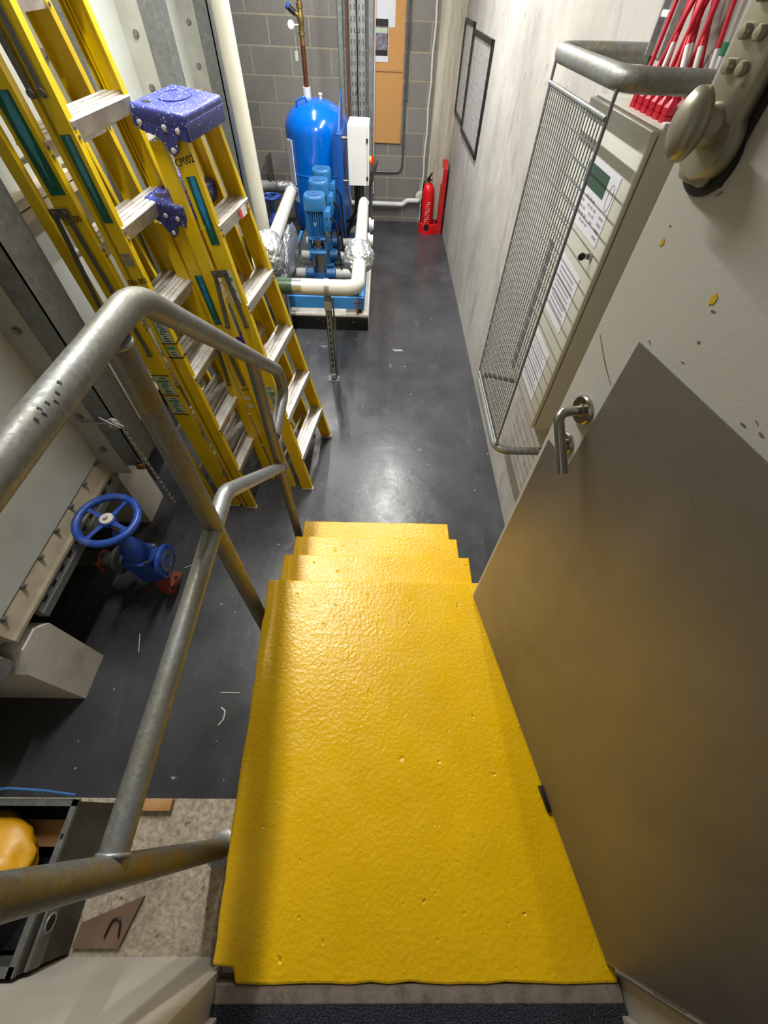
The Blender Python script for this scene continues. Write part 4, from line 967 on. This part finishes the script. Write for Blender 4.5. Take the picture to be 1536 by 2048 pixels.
# ---------------------------------------------------------------- stepladders
def ladder(label, F, T, hb, ht, Wd, ztops, cap=True, cap_n=-.185, rail_d=.078, rear_off=.105, rear_d=.055, rear_in=.0, rear_foot=None, spread=None, name_text=None, lblz=None, extra=None, rear_len=1.0):
    F = Vector(F); T = Vector(T); Wv = Vector(Wd).normalized()
    L = (T-F).normalized(); Wv = (Wv-L*Wv.dot(L)).normalized(); N = Wv.cross(L); H = (T-F).length
    t = thing('stepladder', label, 'stepladder', tuple(F))
    def P(w, n, l): return F+Wv*w+N*n+L*l
    def hw(l): return hb+(ht-hb)*l/H
    def rail(side, d, n0, l0, l1, fl=.026, th=.0045, ins=0.0, off0=0, off1=0):
        m = MB(); rs = []
        for l, of in ((l0, off0), (l1, off1)):
            h = hw(l)-ins; q = n0-of
            poly = [(h, q), (h-fl, q), (h-fl, q-th), (h-th, q-th), (h-th, q-d+th), (h-fl, q-d+th), (h-fl, q-d), (h, q-d)]
            rs.append([P(side*a, b, l) for a, b in poly])
        m.rings(rs); return m
    rails = {}
    for s in (-1, 1):
        r = rail(s, rail_d, 0, .012, H).build('front_rail', M['yellow'], t, 0); rails[s] = r
        m = MB(); h = hw(0); 
        pts = [P(s*(h+.003), .004, -.002), P(s*(h-.030), .004, -.002), P(s*(h-.030), -rail_d-.004, -.002), P(s*(h+.003), -rail_d-.004, -.002)]
        m.prism(pts, L*.022); plab(m.build('foot', M['alu'], r, 0), 'aluminium foot shoe')
        lr0 = .02; o0 = rear_off if rear_foot is None else rear_foot
        rails[(s, 'r')] = rail(s, rear_d, -rail_d*.55, lr0, H*rear_len, fl=.022, ins=rear_in, off0=o0-.02, off1=rear_off*.55).build('rear_rail', M['yellow'], t, 0)
    # treads
    ca, sa = math.cos(R_(15)), math.sin(R_(15)); hh = N*ca-L*sa; up = (L*ca+N*sa)
    D = rail_d+.010
    for zt in ztops:
        l = (zt-F.z)/L.z; h = hw(l)-.005
        q = [(0, 0)]
        for g in range(3):
            a = D*(.22+.24*g); q += [(a-.003, 0), (a-.002, -.004), (a+.002, -.004), (a+.003, 0)]
        q += [(D-.003, 0), (D, -.003), (D, -.050), (D-.004, -.050), (D-.004, -.007), (.004, -.007), (.004, -.034), (0, -.034)]
        c = P(0, .006, l)-hh*D
        m = MB(); m.rings([[c+Wv*w+hh*x+up*y for x, y in q] for w in (-h, h)]); m.build('step', M['alu'], t, 0)
        for s in (-1, 1):
            m = MB()
            for k in (0, 1): p = P(s*(hw(l)-.013), .0, l-.018-k*.022); m.cyl(p, p+N*.003, .0055, n=10)
            m.build('rivet', M['bar_dark'], t)
    # rear braces
    for k in range(2, len(ztops), 1):
        l = (ztops[k]-F.z)/L.z-.06; f = l/H; of = (rear_off-.02)*(1-f)+rear_off*.55*f
        m = MB(); a = P(-hw(l)+.006, -rail_d*.55-of-rear_d+.006, l); b = P(hw(l)-.006, -rail_d*.55-of-rear_d+.006, l)
        m.cyl(a, b, .009, n=10); m.build('rear_brace', M['alu'], t)
    # spreaders on both sides
    if spread:
        lk, lf = spread
        for s in (-1, 1):
            h = hw(lf)+.004; f = lf/H; of = (rear_off-.02)*(1-f)+rear_off*.55*f
            kn = -rail_d*.55-.02; kl = lf+lk
            m = MB()
            for (na, nb) in ((-.035, kn+.02), (-rail_d*.55-of-rear_d*.5, kn-.03)):
                A = P(s*h, na, lf); B = P(s*(hw(kl)+.006), nb, kl); d = (B-A).normalized(); e = d.cross(Wv).normalized()
                m.prism([A-d*.012+e*.010, A-d*.012-e*.010, B+d*.01-e*.011, B+d*.01+e*.011], Wv*s*.004)
                m.cyl(A, A+Wv*s*.010, .011, n=12)
            A = P(s*(hw(kl)+.008), kn+.035, kl); B = P(s*(hw(kl)+.008), kn-.045, kl)
            m.prism([A+L*.014, B+L*.014, B-L*.016, A-L*.016], Wv*s*.004)
            for nn in (kn+.018, kn-.028): q = P(s*(hw(kl)+.010), nn, kl); m.cyl(q, q+Wv*s*.008, .008, n=12)
            m.build('spreader', M['bar_dark'], t, 0)
    # cap, its top tilted like the treads
    if cap:
        e = .018; w0 = ht+e; l0 = .012; l1 = .066; n0, n1 = cap_n, .020
        O = P(0, 0, H)
        def Q(w, n, l): return O+Wv*w+hh*n+up*l
        tl = Matrix((Wv, hh, up)).transposed().to_4x4(); tl.translation = O
        if Matrix((Wv, hh, up)).determinant() < 0: pass
        m = MB(); m.box((-w0, n0, l0), (w0, n1, l1), .012, 3, tl)
        capo = m.build('top_cap', M['cap_blue'], t, 40)
        for s in (-1, 1):
            pts = [(n0+.004, l0+.01), (n1-.004, l0+.01), (n1-.004, l0-.022), (n1-.045, l0-.022), (n1-.052, l0-.058), (n1-.068, l0-.075), (n1-.085, l0-.066), (n1-.115, l0-.026), (n0+.02, l0-.014), (n0+.004, l0-.004)]
            m = MB(); m.prism([Q(s*(w0-.006), n, l) for n, l in pts], Wv*s*.006); m.build('cap_wing', M['cap_blue'], capo, 0)
            for n, l in ((n0+.03, l0+.006), (n1-.085, l0+.006), (n1-.035, l0+.004), (n1-.068, l0-.056)):
                q = Q(s*w0, n, l); MB().lathe([(.009, 0), (.009, .003), (.006, .005), (.003, .005)], q, Wv*s, 14).build('cap_rivet', M['rivet'], capo)
        m = MB(); m.box((-w0+.004, n1-.004, l0-.024), (w0-.004, n1+.003, l0+.03), .003, 2, tl); m.build('cap_front', M['cap_blue'], capo, 30)
        m = MB(); q = Q(-w0+.050, n0+.045, l1-.002)
        m.rings([[q+Wv*.016*math.cos(k*.2618)+hh*.016*math.sin(k*.2618)+up*z for k in range(24)] for z in (0, .0028)]); plab(m.build('tool_hole', M['black'], capo, 0), 'dark round tool hole')
        m = MB(); q = Q(.02, n0+.085, l1)
        rs = []
        for rr, z in ((1.0, .0), (1.0, .0035), (.93, .0035), (.90, .0005), (.3, .0005)):
            rs.append([q+Wv*.095*rr*math.cos(k*.1963)+hh*.050*rr*math.sin(k*.1963)+up*z for k in range(32)])
        m.rings(rs); m.build('tray_rim', M['cap_blue'], capo, 40)
    # labels and lettering on the near rail web
    fW = -Wv
    RC = rail_d/.078
    def on_web(l, n=-.039, o=.0008): return P(-(hw(l)+o), n*RC, l)
    if lblz:
        for (z0, z1, m0, wd, m1) in lblz:
            la, lb = (z0-F.z)/L.z, (z1-F.z)/L.z; lc_ = (la+lb)/2
            m = MB(); m.prism([on_web(la, -.039-wd/2), on_web(la, -.039+wd/2), on_web(lb, -.039+wd/2), on_web(lb, -.039-wd/2)], -Wv*.0008); m.mark(0)
            mats = [M[m0]]
            if m1 and (m1.startswith('lbl_blue') or m1 == 'lbl_teal'):
                m.prism([on_web(la+.02, -.039+wd*.0, .0018), on_web(la+.05, -.039+wd*.02, .0018), on_web(lb-.10, -.039+wd*.30, .0018), on_web(lb-.002, -.039+wd*.34, .0018), on_web(lb-.002, -.039-wd*.06, .0018), on_web(lb-.09, -.039-wd*.24, .0018)], -Wv*.0006); m.mark(1); mats.append(M[m1])
            elif m1:
                lx = lb-(lb-la)*.30; m.prism([on_web(lx, -.039-wd*.42, .0018), on_web(lx, -.039+wd*.42, .0018), on_web(lx+.014, -.039+wd*.42, .0018), on_web(lx+.014, -.039-wd*.42, .0018)], -Wv*.0006); m.mark(1); mats += [M[m1], M['ink']]
                nl = int((lb-la)/.011)
                for k in range(nl):
                    ll = la+.008+k*(lb-la-.016)/max(nl-1, 1)
                    if abs(ll-lx-.007) < .012: continue
                    a0 = -.36+.1*((k*7) % 3); b0 = .36-.12*((k*5) % 4)
                    m.prism([on_web(ll, -.039+wd*a0, .0018), on_web(ll, -.039+wd*b0, .0018), on_web(ll+.004, -.039+wd*b0, .0018), on_web(ll+.004, -.039+wd*a0, .0018)], -Wv*.0005)
                m.mark(2)
            m.build('safety_label', mats, rails[-1], 0)
    if name_text:
        for (s_, sz, z_) in name_text:
            l = (z_-F.z)/L.z
            text(s_, sz, on_web(l, -.040, .0006), N+L*.12, L-N*.12, M['ink'], rails[-1], 'lettering')
    if extra: extra(t, P, hw, L, N, Wv, F, rails, on_web)
    return t
def ex1(t, P, hw, L, N, Wv, F, rails, on_web):
    la = (.36-F.z)/L.z
    m = MB(); m.prism([P(-(hw(la)+.0008), -.100-.02, la), P(-(hw(la)+.0008), -.100+.02, la), P(-(hw(la+.08)+.0008), -.100+.02, la+.08), P(-(hw(la+.08)+.0008), -.100-.02, la+.08)], -Wv*.0007)
    m.build('sticker', M['lbl_purple'], rails[(-1, 'r')], 0)
    l = (.885-F.z)/L.z; h = hw(l)
    m = MB(); p = P(.06, .0072, l-.024); m.prism([p, p+Wv*.05, p+Wv*.05+L*.036, p+L*.036], N*.001); plab(m.build('warning_sticker', M['lbl_white'], t, 0), 'white sticker on the top step')
    m = MB(); p = P(.035, .0072, l-.024); m.prism([p, p+Wv*.02, p+Wv*.02+L*.036, p+L*.036], N*.0012); plab(m.build('warning_sticker', M['red'], t, 0), 'red pictogram sticker')
ladder('front stepladder with paint-spattered blue cap, marked CP002, closest to the steps', (-.415, 2.156, FZ), (-.708, 2.145, 1.180), .287, .152, (.164, .986, 0), [.905, .585, .262, -.07, -.39], True,
       spread=(.24, 1.20), name_text=[('CP002', .032, 1.115)], lblz=[(.84, 1.07, 'lbl_green', .042, 'lbl_bluefoil'), (.60, .74, 'lbl_white', .046, 'lbl_mid'), (.0, .15, 'lbl_pale', .050, 'lbl_mid')], extra=ex1)
def ex2(t, P, hw, L, N, Wv, F, rails, on_web):
    la = (.02-F.z)/L.z
    for k in (0, .055):
        m = MB(); m.prism([on_web(la-k, -.07), on_web(la-k, -.03), on_web(la-k+.025, -.03), on_web(la-k+.025, -.07)], -Wv*.0007); m.build('sticker', M['lbl_white'], rails[-1], 0)
ladder('shorter stepladder with blue cap tucked behind the CP002 ladder', (-.60, 2.22, FZ), (-.822, 2.165, .905), .275, .150, (.16, .987, 0), [.56, .25, -.06, -.37], True, cap_n=-.15, rear_off=.085,
       spread=(.24, .83), lblz=[(.47, .70, 'lbl_green', .038, 'lbl_bluefoil')], extra=ex2, name_text=[('En-0', .026, .09)])
def ex3(t, P, hw, L, N, Wv, F, rails, on_web):
    la = (.84-F.z)/L.z
    m = MB(); m.prism([on_web(la, -.062), on_web(la, -.014), on_web(la+.045, -.014), on_web(la+.045, -.062)], -Wv*.0006); m.build('label_residue', M['lbl_grey'], rails[-1], 0)
    for z in (.515, .445):
        l = (z-F.z)/L.z; m = MB(); m.prism([on_web(l, -.079), on_web(l, .0), on_web(l+.006, .0), on_web(l+.006, -.079)], -Wv*.0012); m.build('black_tape', M['black'], rails[-1], 0)
        m = MB(); m.prism([P(-(hw(l)), .0005, l), P(-(hw(l)-.027), .0005, l+.006), P(-(hw(l)-.027), .0005, l+.012), P(-(hw(l)), .0005, l+.006)], N*.001); m.build('black_tape', M['black'], rails[-1], 0)
ladder('tall stepladder marked EN-001 with green labels, leaning left of the blue caps', (-.79, 1.99, FZ), (-1.085, 1.905, 2.43), .298, .125, (.14, .99, 0), [2.20, 1.885, 1.57, 1.255, .965, .655, .335, .01, -.31], True,
       rail_d=.070, rear_off=.035, rear_d=.035, spread=(.42, 2.02), name_text=[('EN-001', .030, .782)], lblz=[(.985, 1.225, 'lbl_green', .042, 'lbl_teal'), (.52, .66, 'lbl_pale', .062, 'lbl_mid'), (.452, .505, 'lbl_pale', .05, 'lbl_mid')], extra=ex3)
def ex4(t, P, hw, L, N, Wv, F, rails, on_web):
    for z in (.22, .335, .10):
        l = (z-F.z)/L.z; m = MB(); m.prism([on_web(l, -.08), on_web(l, -.0), on_web(l+.005, -.0), on_web(l+.005, -.08)], -Wv*.0012); m.build('black_tape', M['black'], rails[-1], 0)
ladder('rearmost tall stepladder, half hidden behind the EN-001 ladder against the tank', (-.91, 2.01, FZ), (-1.215, 1.925, 2.35), .300, .130, (.14, .99, 0), [2.10, 1.80, 1.50, 1.20, .90, .60, .30, -.02, -.34], True,
       rail_d=.095, rear_off=.13, rear_d=.05, spread=(.56, 1.15), name_text=[('EN-00', .030, .985)], lblz=[(1.06, 1.32, 'lbl_green', .050, 'lbl_teal'), (.225, .33, 'lbl_pale', .062, 'lbl_mid'), (.11, .21, 'lbl_pale', .055, 'lbl_mid')], extra=ex4, rear_len=.95)

# ---------------------------------------------------------------- crate with sack on the ledge, bottom left
cr = thing('storage_crate', 'dark grey-green open crate with light metal rim on the concrete ledge', 'crate', (-1.2, -.15, -.25))
m = MB(); x1, x0, y1, y0, zt, zb = -.90, -1.75, .03, -.335, 0.0, -.249
m.box((x1-.008, y0, zb), (x1, y1, zt-.008)); m.box((x0, y0, zb), (x0+.008, y1, zt-.008)); m.box((x0, y1-.008, zb), (x1, y1, zt-.008)); m.box((x0, y0, zb), (x1, y0+.008, zt-.008)); m.box((x0, y0, zb), (x1, y1, zb+.008)); m.build('walls', M['crate'], cr, 0)
m = MB(); m.box((x1-.014, y0, zt-.012), (x1+.004, y1+.004, zt)); m.box((x0, y1-.012, zt-.012), (x1+.004, y1+.006, zt)); m.box((x0, y0, zt-.012), (x1, y0+.02, zt)); m.build('rim', M['crate_rim'], cr, 0)
for y in (-.06, -.16): MB().box((x1-.010, y, zt), (x1-.002, y+.012, zt+.001)).build('rim_hole', M['black'], cr, 0)
m = MB(); m.box((x1+.0, y0, -.10), (x1+.012, y0+.16, -.04), .006); m.build('end_plate', M['crate_rim'], cr, 30)
m = MB(); m.tube([Vector((x1+.013, -.245+.020*math.cos(i*.2618), -.068+.020*math.sin(i*.2618))) for i in range(24)], .003, 8, closed=True); m.build('ring', M['galv_light'], cr, 50)
MB().lathe([(.018, 0), (.018, .002)], (x1+.012, -.245, -.068), X, 24).build('ring_hole', M['black'], cr, 0)
MB().box((x0+.01, y0+.02, zb+.01), (x1-.01, y1-.01, -.16)).build('dark_lining', M['black'], cr, 0)
from mathutils import noise as mnoise
bm = bmesh.new(); bmesh.ops.create_icosphere(bm, subdivisions=4, radius=1)
for q in bm.verts:
    d = q.co.copy(); k = 1+.22*mnoise.noise(d*1.6)+.10*mnoise.noise(d*4)
    q.co = Vector((-1.17+d.x*.20*k, -.135+d.y*.125*k, -.07+d.z*.085*k))
m = MB(); m._add(bm); tag(m.build('sack', M['sack'], None, 180), 'crumpled yellow plastic sack in the crate at bottom left', 'sack')
tag(MB().box((-1.30, -.085, -.155), (-.93, -.015, -.12), .004).build('timber_offcut', M['wood'], None, 30), 'short timber offcut lying in the crate behind the sack', 'timber')
tag(MB().box((-.885, .008, -.25), (-.70, .042, -.225), .002).build('timber_offcut', M['wood'], None, 30), 'timber offcut on the ledge edge right of the crate', 'timber')
tag(MB().tube(fillet([(-.905, .045, .01), (-1.0, .055, .015), (-1.10, .06, .035), (-1.20, .05, .02), (-1.4, .055, .035)], .05), .004, 8).build('cord', M['blue_cord'], None, 60), 'blue cord draped along the back rim of the crate', 'cord')
m = MB(); m.prism([(-.89, -.325, -.249), (-.752, -.325, -.249), (-.716, -.21, -.249), (-.885, -.27, -.249)], (0, 0, .012)); tag(m.build('hardboard_offcut', M['hardboard'], None, 0), 'brown hardboard scrap lying on the ledge against the white wall', 'board')
tag(MB().tube(fillet([(-.80, -.30, -.232), (-.79, -.26, -.232), (-.765, -.262, -.232), (-.758, -.30, -.232)], .03), .003, 8).build('wire_offcut', M['black'], None, 60), 'bent black wire lying on the brown hardboard scrap', 'wire')

# ---------------------------------------------------------------- offcuts on the floor
off = [((-.78, .50), (-.68, .50), 'straight white cable tie offcut on the floor beside the landing'), ((-1.30, .80), (-1.27, .70), 'white cable tie offcut on the dark floor below the valve'), ((-1.18, 1.22), (-1.14, 1.24), 'short white offcut on the floor behind the valve flange')]
for (a, b, lab) in off:
    tag(MB().tube([(a[0], a[1], FZ+.003), ((a[0]+b[0])/2, (a[1]+b[1])/2, FZ+.004), (b[0], b[1], FZ+.003)], .0022, 6).build('cable_tie_offcut', M['white_plastic'], None, 50), lab, 'offcut')
tag(MB().tube(fillet([(-.76, .43, FZ+.003), (-.735, .415, FZ+.004), (-.735, .375, FZ+.003), (-.755, .35, FZ+.003)], .02), .004, 6).build('cable_tie_offcut', M['lbl_white'], None, 50), 'curled white scrap on the floor left of the landing', 'offcut')
